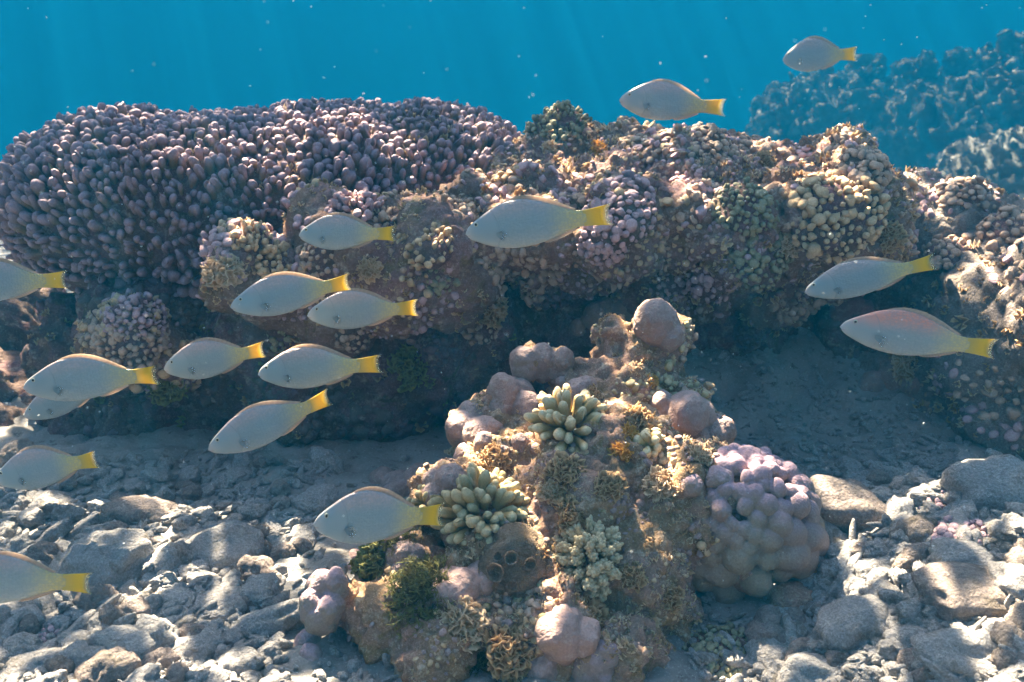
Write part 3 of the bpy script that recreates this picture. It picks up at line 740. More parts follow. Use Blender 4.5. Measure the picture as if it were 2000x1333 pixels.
lobe_cluster([(905, 1150, 62), (940, 1135, 40), (880, 1130, 38)], 'pink', 'white-topped round boulder coral at the middle of the mound front', tall=.9)
lobe_cluster([(775, 945, 44), (745, 935, 32), (810, 945, 36), (770, 965, 36)], 'smooth', 'dark purple-grey boulder coral standing behind the nearest fish')
ruffles(1105, 930, 46, 'algae_brown', 'crumpled brown algae heap above the olive finger coral', 16)
ruffles(1075, 955, 34, 'algae_pale', 'pale brown curled algae touching the olive finger coral', 10)
ruffles(1185, 950, 40, 'algae_brown', 'dark ruffled algae fronds in the middle of the mound', 12)
ruffles(1212, 880, 30, 'algae_gold', 'bright orange-gold curled algae near the mound crest', 8)
ruffles(1235, 850, 26, 'algae_gold', 'golden-brown algae frill just above the bright orange one', 8)
ruffles(1245, 815, 38, 'algae_brown', 'brown branching algae beside the cream finger coral', 14)
ruffles(1372, 892, 30, 'algae_pale', 'small yellowish algae tuft next to the purple coral crown', 14)
ruffles(1030, 800, 24, 'algae_brown', 'brown algae fringe between the cream coral and the mauve lobes', 9)
ruffles(925, 795, 24, 'algae_pale', 'orange-tan algae tuft on the mauve knobs at the mound edge', 10)
ruffles(895, 890, 30, 'algae_pale', 'tan algae tuft on the left rim of the mound below the mauve knobs', 12)
ruffles(960, 905, 36, 'algae_brown', 'olive-brown algae mat above the olive finger coral', 14)
ruffles(900, 1225, 56, 'algae_pale', 'pale frilled algae clump under the white-topped boulder coral', 20)
ruffles(1010, 1275, 60, 'algae_brown', 'shaggy brown algae at the bottom of the mound beside the pink lobes', 20)
ruffles(1160, 1205, 48, 'algae_brown', 'brown crinkled algae behind the big pink lobes', 16)
ruffles(720, 1095, 48, 'turf', 'olive algae tuft next to the tiny pink knobs', 20)
ruffles(1240, 1130, 34, 'algae_brown', 'brown algae scraps right of the cauliflower coral', 10)
ruffles(1600, 1120, 34, 'algae_gold', 'yellow-brown algae fringe under the right edge of the lobed coral', 10)
ruffles(1150, 770, 22, 'algae_brown', 'brown algae wisp on the pinkish twin-lobed coral', 8)
ruffles(1275, 745, 18, 'algae_gold', 'small yellow tuft on the mound spine', 8)
ruffles(1120, 1010, 40, 'algae_brown', 'brown leafy algae right of the olive finger coral', 12)
bush(810, 1165, 78, 'turf', 'dense dark green filament algae bush on the front of the mound', 420)
bush(780, 1050, 40, 'turf', 'smaller green filament algae clump hanging below the nearest fish', 160)
bush(940, 1290, 60, 'turf', 'brownish filament algae at the bottom of the mound', 220)
# brown tube sponge
p, nn = place(1015, 1105); r = 66 * mpp(1015, 1105, p[1]); ax = lean(nn, .4, .3)
sp = thing('tube_sponge', 'brown spongy clump with open round tubes beside the cauliflower coral', 'sponge', p - nn * r * .3)
V, Fs = dome(ax, r, .85, 5, 4, .25); V = rough(V, Fs, .016, .016, 60, .006, 9, .006)
obj('sponge_body', mesh_data('sponge_body', V, Fs, M['sponge']), sp)
for dx, dz, k in ((-.45, .05, .30), (-.1, .42, .22), (.38, .25, .2), (-.05, -.25, .2), (-.55, .5, .16), (-.4, -.4, .22)):
    d = np.array([dx, -.75, dz + .1]); d /= np.linalg.norm(d)
    tv, tf, tt = CUP[int(abs(dx) * 10) % 4]; Bx = bases((d + np.array([0, -.2, .15]))[None], np.zeros(1))[0]
    obj('sponge_tube', mesh_data('sponge_tube', (tv * r * k * np.array([.9, .9, 1.0])) @ Bx, tf, M['sponge']), sp, d * r * .86)
ruffles(1040, 1075, 36, 'algae_brown', 'brown frilly algae growing on top of the tube sponge', 9)
ruffles(985, 1130, 26, 'algae_brown', 'small brown algae fringe under the tube sponge', 8)
ruffles(1290, 950, 36, 'algae_pale', 'tan algae scraps on pale rock left of the lobed coral', 9)
ruffles(1310, 1170, 30, 'algae_brown', 'dark algae fringe beneath the lobed coral', 9)
# --- on the reef head and ledges behind
kc = knob_colony
kc(1625, 400, 98, 'knob_gold', 'domed head of golden-brown knob coral at the right end of the reef head', (.016, .023), (.024, .04), .032)
kc(1465, 395, 60, 'knob_green', 'green-brown knob coral beside the golden-brown coral dome', (.013, .018), (.018, .03), .027)
kc(1205, 400, 80, 'knob_mauve', 'mauve knob coral bulging over the overhang above the largest fish tail', (.015, .024), (.02, .036), .032)
kc(1175, 470, 54, 'knob_mauve', 'dim pinkish knob coral hanging below the largest fish tail', (.014, .02), (.02, .034), .028)
kc(1420, 300, 58, 'knob_brown', 'small rounded coral head on the sunlit top of the reef head', (.014, .02), (.016, .028), .03)
kc(1560, 310, 70, 'knob_mauve', 'lumpy mauve coral on the right shoulder of the reef head', (.016, .024), (.02, .034), .033)
kc(1095, 262, 66, 'knob_green', 'olive bushy coral head at the back between the table and the reef head', (.012, .017), (.026, .045), .027)
kc(1700, 320, 52, 'knob_brown', 'dark coral knob at the far right corner of the reef head', (.016, .022), (.02, .034), .034)
kc(1500, 500, 66, 'knob_green', 'dim olive coral under the overhang left of the tail-up fish', (.014, .02), (.018, .03), .03)
kc(1400, 560, 54, 'knob_mauve', 'dusky pink coral low in the shade of the overhang', (.014, .02), (.018, .03), .032)
kc(505, 472, 44, 'knob_gold', 'sunlit golden finger coral clump in front of the table face', (.012, .016), (.034, .055), .026)
kc(540, 500, 44, 'knob_gold', 'smaller tan coral clump right of the sunlit golden clump', (.012, .016), (.024, .045), .026)
kc(690, 405, 50, 'knob_mauve', 'mauve-brown finger coral standing above the small fish tail', (.013, .018), (.03, .055), .028)
kc(760, 440, 46, 'knob_brown', 'brown coral stubs touching the yellow tail near the table edge', (.013, .018), (.02, .04), .028)
kc(830, 475, 50, 'knob_gold', 'tan stub coral facing the largest fish snout', (.013, .018), (.02, .04), .028)
kc(850, 540, 48, 'knob_green', 'dim green knob coral below the largest fish snout', (.013, .018), (.018, .03), .028)
kc(270, 625, 48, 'knob_mauve', 'sunlit pale mauve finger coral low under the table', (.012, .016), (.026, .045), .026)
kc(250, 675, 62, 'knob_brown', 'tan finger coral patch behind the left pair of fish', (.012, .016), (.024, .04), .026)
kc(620, 520, 50, 'knob_brown', 'dim brown coral stubs above the overlapping fish pair', (.013, .018), (.018, .03), .03)
kc(1880, 370, 56, 'knob_brown', 'dark lumpy coral head on the rubble bank near the blue water', (.016, .024), (.02, .034), .034)
kc(1965, 440, 60, 'knob_brown', 'dark brown coral head at the right edge of the photo', (.016, .024), (.02, .034), .034)
kc(1880, 490, 60, 'knob_brown', 'dark coral tangle just right of the tail-up fish tail', (.016, .024), (.02, .04), .034)
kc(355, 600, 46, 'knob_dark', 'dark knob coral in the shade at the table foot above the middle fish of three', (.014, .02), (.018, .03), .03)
kc(560, 672, 40, 'knob_green', 'dim olive knob coral just above the rightmost of the row of three', (.014, .02), (.018, .03), .03)
kc(700, 655, 46, 'knob_brown', 'dim brown knob coral under the overlapping fish pair', (.014, .02), (.018, .03), .03)
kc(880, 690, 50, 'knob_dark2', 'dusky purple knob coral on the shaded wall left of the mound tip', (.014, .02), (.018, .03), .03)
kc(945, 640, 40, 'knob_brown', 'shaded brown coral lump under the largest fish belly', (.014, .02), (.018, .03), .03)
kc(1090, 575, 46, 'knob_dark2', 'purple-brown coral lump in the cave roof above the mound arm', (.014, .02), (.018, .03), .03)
kc(1300, 545, 50, 'knob_mauve', 'mauve coral lump at the cave mouth right above the mound tip', (.014, .02), (.018, .03), .03)
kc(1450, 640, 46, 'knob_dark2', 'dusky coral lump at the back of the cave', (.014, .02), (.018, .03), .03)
ruffles(640, 700, 36, 'algae_brown', 'dim brown weed between two fish tails on the dark wall', 12)
ruffles(330, 760, 40, 'turf', 'dark weed on the shaded wall below the row of three fish', 14)
ruffles(435, 525, 46, 'algae_pale', 'bright frilly algae clump at the foot of the table face', 18)
ruffles(722, 528, 30, 'algae_pale', 'small tan algae tuft above the overlapping fish tail', 14)
ruffles(1165, 295, 28, 'algae_gold', 'brown-gold algae tuft on the reef head top', 12)
ruffles(1078, 292, 20, 'algae_pale', 'bright small algae tuft at the left end of the reef head', 10)
ruffles(1540, 480, 32, 'algae_pale', 'tan algae tuft under the overhang near the tail-up fish', 12)
ruffles(1500, 320, 30, 'algae_brown', 'dark algae clump on the sunlit reef head top', 12)
ruffles(1740, 470, 34, 'algae_brown', 'brown algae at the right corner of the reef head above the tail-up fish', 12)
ruffles(960, 610, 40, 'algae_brown', 'dim brown algae on the shaded wall under the largest fish', 12)
ruffles(800, 720, 46, 'turf', 'dark green weed on the shaded wall right of the shoal', 14)
ruffles(1770, 715, 40, 'algae_pale', 'pale weed under the pink-backed fish', 12)
lobe_cluster([(800, 665, 16), (790, 660, 12), (812, 680, 10)], 'pink', 'small pink crust on the dark wall behind the shoal', sink=.6, tall=.6)
lobe_cluster([(1740, 735, 36), (1700, 745, 28), (1770, 750, 26)], 'smooth', 'grey lump below the belly of the pink-backed fish')
lobe_cluster([(1665, 600, 30), (1640, 605, 22), (1690, 610, 20)], 'pinkcrust', 'pinkish crust lump between the two fish at the right')

# ------------------------------------------------------------------ rubble on the seabed
def stone_tpl(seed, stretch=(1, 1, .8), facet=.3, k_=1.0):
    V, Fc = ICO[4]; V = V.copy()
    d1, d2, _ = worley(V * 1.1 + seed * 9, seed)
    e1, _, _ = worley(V * 3.2 + seed * 4 + .4 * fbm(V * 4, seed + 8, 2)[:, None], seed + 3); g1, _, _ = worley(V * 6 + seed, seed + 6)
    V *= (1 + .50 * fbm(V * .9 + seed * 3, seed, 3) + k_ * (facet * (d1 - .5) - .17 * (e1 - .5) - .09 * sstep(.42, .1, g1) + .10 * fbm(V * 5, seed, 3) + .04 * fbm(V * 15, seed + 2, 2)))[:, None]
    return V * np.array(stretch), [Fc]
STONE = [mesh_data('rubble_piece', *stone_tpl(k, s), M[mm]) for k, (s, mm) in enumerate([
    ((1, .8, .7), 'rubble'), ((1.4, .7, .6), 'rubble'), ((1, 1, .6), 'rubble'), ((1.7, .55, .5), 'rubble'), ((1.2, .9, .9), 'rubble_dark'), ((1, .7, .8), 'rubble'), ((2.0, .48, .45), 'rubble'), ((1.1, .9, .55), 'rubble')])]
BOULD = []
def boulder(px, py, rpx, st, label, seed, mt='rubble', rot=(0, 0, 0), name='boulder', sink=.2, k_=.8):
    BOULD.append((px, py, rpx * .8))
    p, n = place(px, py); r = rpx * mpp(px, py, p[1])
    V, Fs = stone_tpl(seed, st, .2, k_)
    o = obj(name, mesh_data(name, V * r, Fs, M[mt]), None, p + np.array([0, 0, -r * st[2] * sink]) + np.array([0, r * .3, 0]))
    o.rotation_euler = rot; tag(o, label, 'rock')
    return o
boulder(440, 1085, 72, (1.15, .8, .62), 'white-topped lumpy rock brightest among the rubble', 101, 'rubble', (0, -.15, .2), k_=.5, sink=-.1)
boulder(195, 1120, 88, (1, .8, .8), 'big grey angular rock beside the fish cut off by the photo edge', 102, 'rubble', (0, .1, .4), sink=0)
boulder(275, 1018, 70, (1.1, .8, .55), 'low rounded grey rock in the shade at the back of the rubble', 103, 'rubble_dark')
boulder(385, 1058, 40, (1.2, .8, .5), 'small pale slab behind the white-topped rock', 104)
boulder(500, 1128, 44, (1, .8, .8), 'pitted dark rock right of the white-topped rock', 105, 'rubble_dark')
boulder(425, 1195, 58, (1.1, .9, .7), 'rounded grey rock below the white-topped rock', 106)
boulder(510, 1235, 66, (1.7, .55, .5), 'long leaning rock pointing up towards the leftmost mound foot', 107, 'rubble', (0, -.45, .1))
boulder(240, 1285, 80, (1.1, .8, .6), 'pale domed rock at the bottom edge near the cut-off fish', 108)
boulder(340, 1180, 40, (1.4, .8, .5), 'flat grey rubble slab in the middle of the rubble field', 109)
boulder(370, 1295, 58, (1, .8, .7), 'grey upright rock at the bottom edge right of the pale domed rock', 110)
boulder(1680, 1015, 92, (1.15, .75, .62), 'large dark oblong boulder next to the lobed coral', 111, 'rubble_dark', (0, .45, .1), k_=.3, sink=-.05)
boulder(1915, 1188, 105, (1.25, .7, .48), 'large smooth oblong boulder lying by the right edge', 112, 'rubble_dark', (0, .05, -.1), k_=.25, sink=-.15)
boulder(1690, 1240, 76, (1, .8, .8), 'rough rounded boulder in front of the smooth oblong boulder', 113, 'rubble', k_=.6, sink=0)
boulder(1512, 1285, 48, (1, .9, .8), 'round pale stone at the bottom right of the mound', 114)
boulder(1945, 975, 88, (1.0, .8, .85), 'big pale outcrop at the right edge above the knobbly dead coral', 115, 'rubble')
boulder(1722, 978, 27, (1, .9, .9), 'small round stone perched behind the dark oblong boulder', 116)
boulder(1720, 1125, 52, (1.1, .8, .7), 'grey stone under the dark oblong boulder', 117)
boulder(1905, 1295, 80, (1.2, .8, .6), 'pale rock in the bottom right corner', 118)
boulder(1560, 1180, 52, (1.1, .8, .8), 'weedy rock under the lobed coral right side', 119, 'mound')
boulder(1600, 1330, 62, (1.2, .8, .7), 'pale rock at the bottom edge between round stone and rough boulder', 120)
boulder(1790, 1260, 44, (1.2, .8, .7), 'small pale stone between rough boulder and oblong boulder', 121)
boulder(60, 1310, 60, (1.2, .8, .5), 'pale flat rock in the bottom left corner', 122)
knob_colony(1890, 1075, 92, 'knob_mauve', 'grey knobbly dead coral in the rubble at the right', (.010, .016), (.014, .026), .022, name='dead_coral', squash=.6)
knob_colony(100, 1240, 70, 'knob_mauve', 'dark knobbly dead coral under the cut-off fish at the left', (.008, .013), (.012, .024), .018, name='dead_coral', squash=.5)
knob_colony(1400, 1270, 80, 'knob_green', 'dark stubby dead coral in the hollow under the lobed coral', (.008, .013), (.012, .022), .018, name='dead_coral', squash=.45)
knob_colony(300, 1150, 40, 'knob_brown', 'small dark dead coral piece behind the rubble slab', (.007, .011), (.012, .02), .016, name='dead_coral', squash=.6)
knob_colony(1830, 985, 46, 'knob_mauve', 'pale knobbly coral scrap near the big pale outcrop', (.008, .012), (.012, .02), .018, name='dead_coral', squash=.6)
def on_rubble(px, py):
    if px > 555 and py > 1090 and px < 1000: return False
    if px < 620 + max(0, (980 - py)) * .6: return py > 900
    return px > 1490 + max(0, 1215 - py) * .75 * (py > 1010) + (150 if py <= 1010 else 0) and py > 930 - (px - 1480) * .08
done = list(BOULD)
def lay(px, py, r, group_l, group_r):
    p, n = place(px, py)
    if p[1] > 3.3: return
    k = rng.integers(0, len(STONE))
    o = bpy.data.objects.new('loose_stone', STONE[k]); col.objects.link(o)
    o.location = p + np.array([0, 0, r * .15]); o.scale = (r, r, r)
    o.rotation_euler = (rng.uniform(-.5, .5), rng.uniform(-.6, .6), rng.uniform(0, 6.28))
    left = px < 1000
    tag(o, 'small grey stone strewn over the seabed left of the mound' if left else 'small pale stone strewn over the seabed right of the mound', 'stone',
        group_l if left else group_r)
n_lay = 0
for tries in range(4000):
    if n_lay >= 290: break
    left = rng.random() < .55
    px = rng.uniform(-20, 760) if left else rng.uniform(1420, 2020)
    py = 900 + 450 * rng.random() ** .85
    if not on_rubble(px, py): continue
    rpx = rng.choice([14, 18, 24, 32], p=[.35, .35, .2, .1]) * np.interp(py, [900, 1333], [.7, 1.25])
    if any((px - a) ** 2 + ((py - b_) * 1.4) ** 2 < (.8 * (rpx + q)) ** 2 for a, b_, q in done): continue
    done.append((px, py, rpx)); lay(px, py, rpx * 1.05e-3 * np.interp(py, [900, 1333], [2.2, 1.45]), 'rubble stones left of the mound', 'rubble stones right of the mound'); n_lay += 1
# finest rubble: nobody could count it
STN = []
for k in range(5):
    V, Fs = stone_tpl(200 + k, ((1, .8, .7), (1.6, .6, .5), (1, 1, .6), (2.2, .45, .45), (1.2, .8, .8))[k]); Vi, Fi = ICO[3]
    V3 = Vi * (1 + .4 * fbm(Vi * .9 + k * 3, 210 + k, 3))[:, None] * np.array(((1, .8, .7), (1.6, .6, .5), (1, 1, .6), (2.2, .45, .45), (1.2, .8, .8))[k]); STN.append((V3, [Fi], np.zeros(len(V3))))
PX = np.where(rng.random(6500) < .5, rng.uniform(-30, 800, 6500), rng.uniform(1350, 2030, 6500)); PY = 880 + 470 * rng.random(6500) ** .8
PX[:900] = rng.uniform(1300, 1900, 900); PY[:900] = rng.uniform(700, 930, 900)
ok = np.array([on_rubble(a_, b_) or rng.random() < (.8 if a_ > 1250 and b_ < 940 else .15) for a_, b_ in zip(PX, PY)]); PX, PY = PX[ok], PY[ok]
u_, v_ = (PX - 1000) / F_PX, (666.5 - PY) / F_PX; dy, dz = CP + v_ * SP, -SP + v_ * CP; t_ = -CAM_Z / dz
for it in range(8):
    hgt = ground_h(u_ * t_, dy * t_); t_ = t_ + .8 * ((hgt - CAM_Z) / dz - t_)
P = np.stack([u_ * t_, dy * t_, ground_h(u_ * t_, dy * t_) + .004], 1)
r = rng.choice([.006, .009, .013, .018], len(P), p=[.35, .35, .2, .1])
bag = Bag(); instances(bag, STN, P, np.array([0, 0, 1.]) + rng.normal(0, .4, P.shape), r, r)
o = obj('rubble_gravel', bag.mesh('rubble_gravel', M['rubble'])); tag(o, 'fine grey gravel of broken coral between the rubble stones', 'gravel', kind='stuff')

# ------------------------------------------------------------------ fish
S_ = [0, .015, .04, .08, .14, .2, .28, .36, .44, .52, .6, .68, .74, .78, .82]
UPP = [0.0, .105, .17, .25, .355, .455, .545, .575, .555, .49, .385, .265, .19, .165, .165]
DNN = [0.0, .085, .14, .20, .285, .35, .405, .425, .415, .375, .305, .225, .175, .158, .158]
WID = [0.0, .085, .13, .17, .21, .245, .265, .26, .24, .205, .16, .11, .075, .055, .032]
def prof(s, A): return np.interp(s, S_, A)
def smooth_prof(A):
    s = np.linspace(0, .82, 60); v = np.interp(s, S_, A)
    for _ in range(2):
        v[1:-1] = (v[:-2] + v[1:-1] * 2 + v[2:]) / 4
    return s, v
SU = smooth_prof(UPP); SD = smooth_prof(DNN); SW = smooth_prof(WID)
DEPTH = .345                          # body depth over length
def bendf(s, k): return k * np.clip(s - .3, 0, 1) ** 2
def body_mesh(k, mat):
    ns, na = 46, 26; V = [(-.5, 0, 0)]
    ss = (np.linspace(.03, 1, ns) ** 1.5) * .82
    for s in ss:
        u, d, w = np.interp(s, *SU) * .94 * DEPTH, np.interp(s, *SD) * .96 * DEPTH, np.interp(s, *SW) * .30 * DEPTH * 1.5
        for a in np.linspace(0, 2 * math.pi, na, endpoint=False):
            ca, sa = math.cos(a), math.sin(a)
            z = (u if sa > 0 else d) * sa; yy = w * math.copysign(abs(ca) ** .85, ca)
            V.append((s - .5, yy + bendf(s, k), z))
    F3 = [(0, 1 + (j + 1) % na, 1 + j) for j in range(na)]
    F4 = [(1 + i * na + j, 1 + i * na + (j + 1) % na, 1 + (i + 1) * na + (j + 1) % na, 1 + (i + 1) * na + j) for i in range(ns - 1) for j in range(na)]
    V.append((.32 + .012, bendf(.83, k), 0)); e = len(V) - 1; o_ = 1 + (ns - 1) * na
    F3 += [(o_ + j, o_ + (j + 1) % na, e) for j in range(na)]
    V = np.array(V)
    dm = np.hypot(V[:, 0] + .462, (V[:, 2] + .022) * 3.2); mouth = np.exp(-(dm / .030) ** 2) * (V[:, 0] < -.43)
    V[:, 1] *= 1 - .10 * mouth; V[:, 0] += .004 * np.exp(-((V[:, 2] + .012) / .006) ** 2) * (V[:, 0] < -.47)
    return mesh_data('fish_body', V, [np.array(F3), np.array(F4)], mat)
def fin_mesh(name, outline_fn, n1, n2, thick, mat, k=0.0, tintfn=None):
    """fin as a thin closed blade: outline_fn(u, v) -> s, z in body units, u along the root, v to the edge"""
    V, T = [], []
    for side in (1, -1):
        for i in range(n1 + 1):
            for j in range(n2 + 1):
                u, v = i / n1, j / n2; s, yy, z = outline_fn(u, v)
                ray_ = .6 + .4 * abs(math.sin(u * 9 * math.pi))
                V.append((s - .5, yy + bendf(s, k) + side * thick * (1 - .85 * v) * ray_, z)); T.append((v, u, 0))
    n = (n1 + 1) * (n2 + 1); F = []
    for i in range(n1):
        for j in range(n2):
            a = i * (n2 + 1) + j; q = (a, a + 1, a + n2 + 2, a + n2 + 1); F += [q, tuple(x + n for x in q[::-1])]
        a = i * (n2 + 1) + n2; F.append((a, a + n, a + n2 + 1 + n, a + n2 + 1))
    for j in range(n2):
        a = j; F.append((a + 1, a, a + n, a + 1 + n)); b_ = n1 * (n2 + 1) + j; F.append((b_, b_ + 1, b_ + 1 + n, b_ + n))
    return mesh_data(name, np.array(V), [np.array(F)], mat, np.array(T, float))
def fish_skin(name, pink):
    m, N, L, b = new_mat(name, .34, .45)
    tc = nd(N, 'ShaderNodeTexCoord').outputs['Object']; sp_ = nd(N, 'ShaderNodeSeparateXYZ'); L.new(tc, sp_.inputs[0])
    x_, z_ = sp_.outputs[0], sp_.outputs[2]
    oi = nd(N, 'ShaderNodeObjectInfo').outputs['Random']
    nz = noise(N, L, tc, 9, 3)
    side = mix(N, L, nz, (.225, .305, .325), (.27, .335, .34))
    zz = math_(N, L, 'ADD', z_, math_(N, L, 'MULTIPLY', math_(N, L, 'SUBTRACT', nz, .5), .05))
    c = mix(N, L, mrange(N, L, zz, -.13, -.03), (.32, .36, .36), side)
    c = mix(N, L, mrange(N, L, zz, .00 if pink else .04, .14 if pink else .17, 0, 1.0 if pink else .85), c, (.78, .26, .16) if pink else (.54, .36, .32))
    c = mix(N, L, mrange(N, L, x_, .02, .30, 0, 1.0), c, (.62, .47, .13))
    c = mix(N, L, mrange(N, L, x_, -.40, -.49, 0, .5), c, (.60, .48, .42))
    # pectoral blotch
    dx = math_(N, L, 'POWER', math_(N, L, 'ADD', x_, .275), 2.0); dz_ = math_(N, L, 'POWER', math_(N, L, 'ADD', z_, .045), 2.0)
    bl = mrange(N, L, math_(N, L, 'ADD', dx, math_(N, L, 'MULTIPLY', dz_, .6)), .0016, .0001, 0, .22)
    c = mix(N, L, bl, c, (.20, .24, .27))
    # gill cover edge and mouth line
    gx_ = math_(N, L, 'POWER', math_(N, L, 'ADD', x_, .38), 2.0); gz_ = math_(N, L, 'POWER', math_(N, L, 'ADD', z_, .0), 2.0)
    rad_ = math_(N, L, 'SQRT', math_(N, L, 'ADD', gx_, math_(N, L, 'MULTIPLY', gz_, .55)))
    gill = math_(N, L, 'MULTIPLY', mrange(N, L, math_(N, L, 'ABSOLUTE', math_(N, L, 'SUBTRACT', rad_, .125)), .008, .0), mrange(N, L, x_, -.34, -.29))
    c = mix(N, L, math_(N, L, 'MULTIPLY', gill, .35), c, (.20, .25, .26))
    ml_ = math_(N, L, 'MULTIPLY', mrange(N, L, math_(N, L, 'ABSOLUTE', math_(N, L, 'ADD', z_, .016)), .006, .0), mrange(N, L, x_, -.455, -.475))
    c = mix(N, L, math_(N, L, 'MULTIPLY', ml_, .6), c, (.34, .20, .18))
    c = mix(N, L, math_(N, L, 'MULTIPLY', oi, .6), c, mix(N, L, .5, c, (.38, .34, .30)))
    # scale rows
    mp = nd(N, 'ShaderNodeMapping'); mp.inputs['Scale'].default_value = (46, 1, 60); L.new(tc, mp.inputs[0])
    v = nd(N, 'ShaderNodeTexVoronoi', voronoi_dimensions='3D', feature='F1'); v.inputs['Scale'].default_value = 1.0; v.inputs['Randomness'].default_value = .6
    L.new(mp.outputs[0], v.inputs['Vector'])
    on = mrange(N, L, x_, -.30, -.20)
    sd_ = math_(N, L, 'MULTIPLY', mrange(N, L, v.outputs['Distance'], .25, .75), on)
    c = mix(N, L, math_(N, L, 'MULTIPLY', sd_, .34), c, (.20, .26, .27))
    L.new(c, b.inputs['Base Color'])
    bump(N, L, b, math_(N, L, 'MULTIPLY', math_(N, L, 'ADD', sd_, math_(N, L, 'MULTIPLY', gill, 1.5)), -1.0), .2, .012)
    return m
M['fish'] = fish_skin('silvery_fish_skin', False); M['fish_pink'] = fish_skin('pink_backed_fish_skin', True)
def fin_skin(name, root, mid, edge, transl=.45, alpha_edge=.6, rays=40.0):
    m, N, L, b = new_mat(name, .5, .2)
    at_ = nd(N, 'ShaderNodeAttribute', attribute_name='tint'); sx = nd(N, 'ShaderNodeSeparateColor'); L.new(at_.outputs['Color'], sx.inputs[0])
    c = mix(N, L, mrange(N, L, sx.outputs[0], .0, .6), root, mid); c = mix(N, L, mrange(N, L, sx.outputs[0], .72, 1.0), c, edge)
    w = math_(N, L, 'ABSOLUTE', math_(N, L, 'SINE', math_(N, L, 'MULTIPLY', sx.outputs[1], rays)))
    c = mix(N, L, math_(N, L, 'MULTIPLY', w, .25), c, tuple(q * .6 for q in mid))
    L.new(c, b.inputs['Base Color'])
    tr = nd(N, 'ShaderNodeBsdfTranslucent'); L.new(c, tr.inputs['Color'])
    ms = nd(N, 'ShaderNodeMixShader'); ms.inputs[0].default_value = transl; L.new(b.outputs[0], ms.inputs[1]); L.new(tr.outputs[0], ms.inputs[2])
    tp = nd(N, 'ShaderNodeBsdfTransparent'); m3 = nd(N, 'ShaderNodeMixShader')
    L.new(mrange(N, L, sx.outputs[0], .6 if alpha_edge < .9 else .05, 1.0, 0, alpha_edge), m3.inputs[0]); L.new(ms.outputs[0], m3.inputs[1]); L.new(tp.outputs[0], m3.inputs[2])
    L.new(m3.outputs[0], N['Material Output'].inputs['Surface'])
    return m
M['tail'] = fin_skin('yellow_tail_fin', (.62, .47, .13), (.86, .56, .03), (.66, .62, .42), .25, .8)
M['fin_back'] = fin_skin('tan_back_fin', (.50, .43, .37), (.60, .45, .34), (.74, .60, .44), .5, .3)
M['fin_clear'] = fin_skin('clear_side_fin', (.27, .34, .35), (.34, .40, .41), (.42, .47, .47), .4, .97, 9.0)
m, N, L, b = new_mat('eye_ring', .3, .5); b.inputs['Base Color'].default_value = (.42, .40, .30, 1); M['eye'] = m
m, N, L, b = new_mat('eye_pupil', .15, .6); b.inputs['Base Color'].default_value = (.006, .008, .012, 1); M['pupil'] = m
def tail_fn(u, v):
    u2 = u * 2 - 1; s0 = .80; half = .155 * DEPTH + (.045 * DEPTH) * v ** 1.2
    length = .165 + .03 * abs(u2) ** 3
    return s0 + length * v, 0.0, u2 * half * (1 + .06 * v * v)
def dorsal_fn(u, v):
    s = .26 + .48 * u; h = .028 * math.sin(math.pi * min(1, max(0, u * .93 + .06))) ** .5
    return s + .018 * v, 0.0, np.interp(s, *SU) * .92 * DEPTH + h * v
def anal_fn(u, v):
    s = .52 + .22 * u; h = .020 * math.sin(math.pi * (u * .9 + .08)) ** .5
    return s + .018 * v, 0.0, -np.interp(s, *SD) * .94 * DEPTH - h * v
def pelvic_fn(u, v):
    s = .30 + .035 * u; return s + .075 * v * (1 - .35 * u), 0.012 + .012 * v, -np.interp(s, *SD) * .93 * DEPTH - .012 * v + .012 * u * v
def pect_fn(side, open_):
    def f(u, v):
        a = (-.75 + 1.05 * u)          # fan angle
        l = .085 * v * (.75 + .2 * math.sin(math.pi * u)); w0 = np.interp(.225, *SW) * .45 * DEPTH
        return .222 + math.cos(a) * l * .95, side * (w0 * 1.02 + .013 + (.25 + open_) * v * .05), -.030 + .018 * (u - .5) + math.sin(a) * l
    return f
def eye_parts():
    V, Fc = ICO[3]; return mesh_data('eye', V * np.array([.0145, .006, .0155]), [Fc], M['eye']), mesh_data('pupil', V * np.array([.0085, .0042, .0095]), [Fc], M['pupil'])
EYE = eye_parts()
def parrotfish(bend, mat, open_):
    root = bpy.data.objects.new('parrotfish', None); col.objects.link(root); root.empty_display_size = .1
    obj('body', body_mesh(bend, M[mat]), root)
    obj('tail_fin', fin_mesh('tail_fin', tail_fn, 16, 8, .006, M['tail'], bend), root)
    obj('dorsal_fin', fin_mesh('dorsal_fin', dorsal_fn, 24, 3, .004, M['fin_back'], bend), root)
    obj('anal_fin', fin_mesh('anal_fin', anal_fn, 14, 3, .004, M['fin_back'], bend), root)
    for sd_ in (-1, 1):
        obj('pectoral_fin', fin_mesh('pectoral_fin', pect_fn(sd_, open_), 24, 10, .0022, M['fin_clear']), root)
        w = np.interp(.088, *SW) * .45 * DEPTH
        e = obj('eye', EYE[0], root, (-.5 + .088, sd_ * w * .86, .055)); obj('pupil', EYE[1], e, (-.001, sd_ * .0035, 0))
    obj('pelvic_fin', fin_mesh('pelvic_fin', pelvic_fn, 4, 5, .002, M['fin_clear']), root)
    return root
def copy_tree(o, parent=None):
    c = o.copy(); col.objects.link(c); c.parent = parent
    for ch in list(o.children): copy_tree(ch, c)
    return c
PROTO = [parrotfish(.0, 'fish', .2), parrotfish(.22, 'fish', .6), parrotfish(-.22, 'fish', .1), parrotfish(.10, 'fish_pink', .9)]
used = [False] * 4
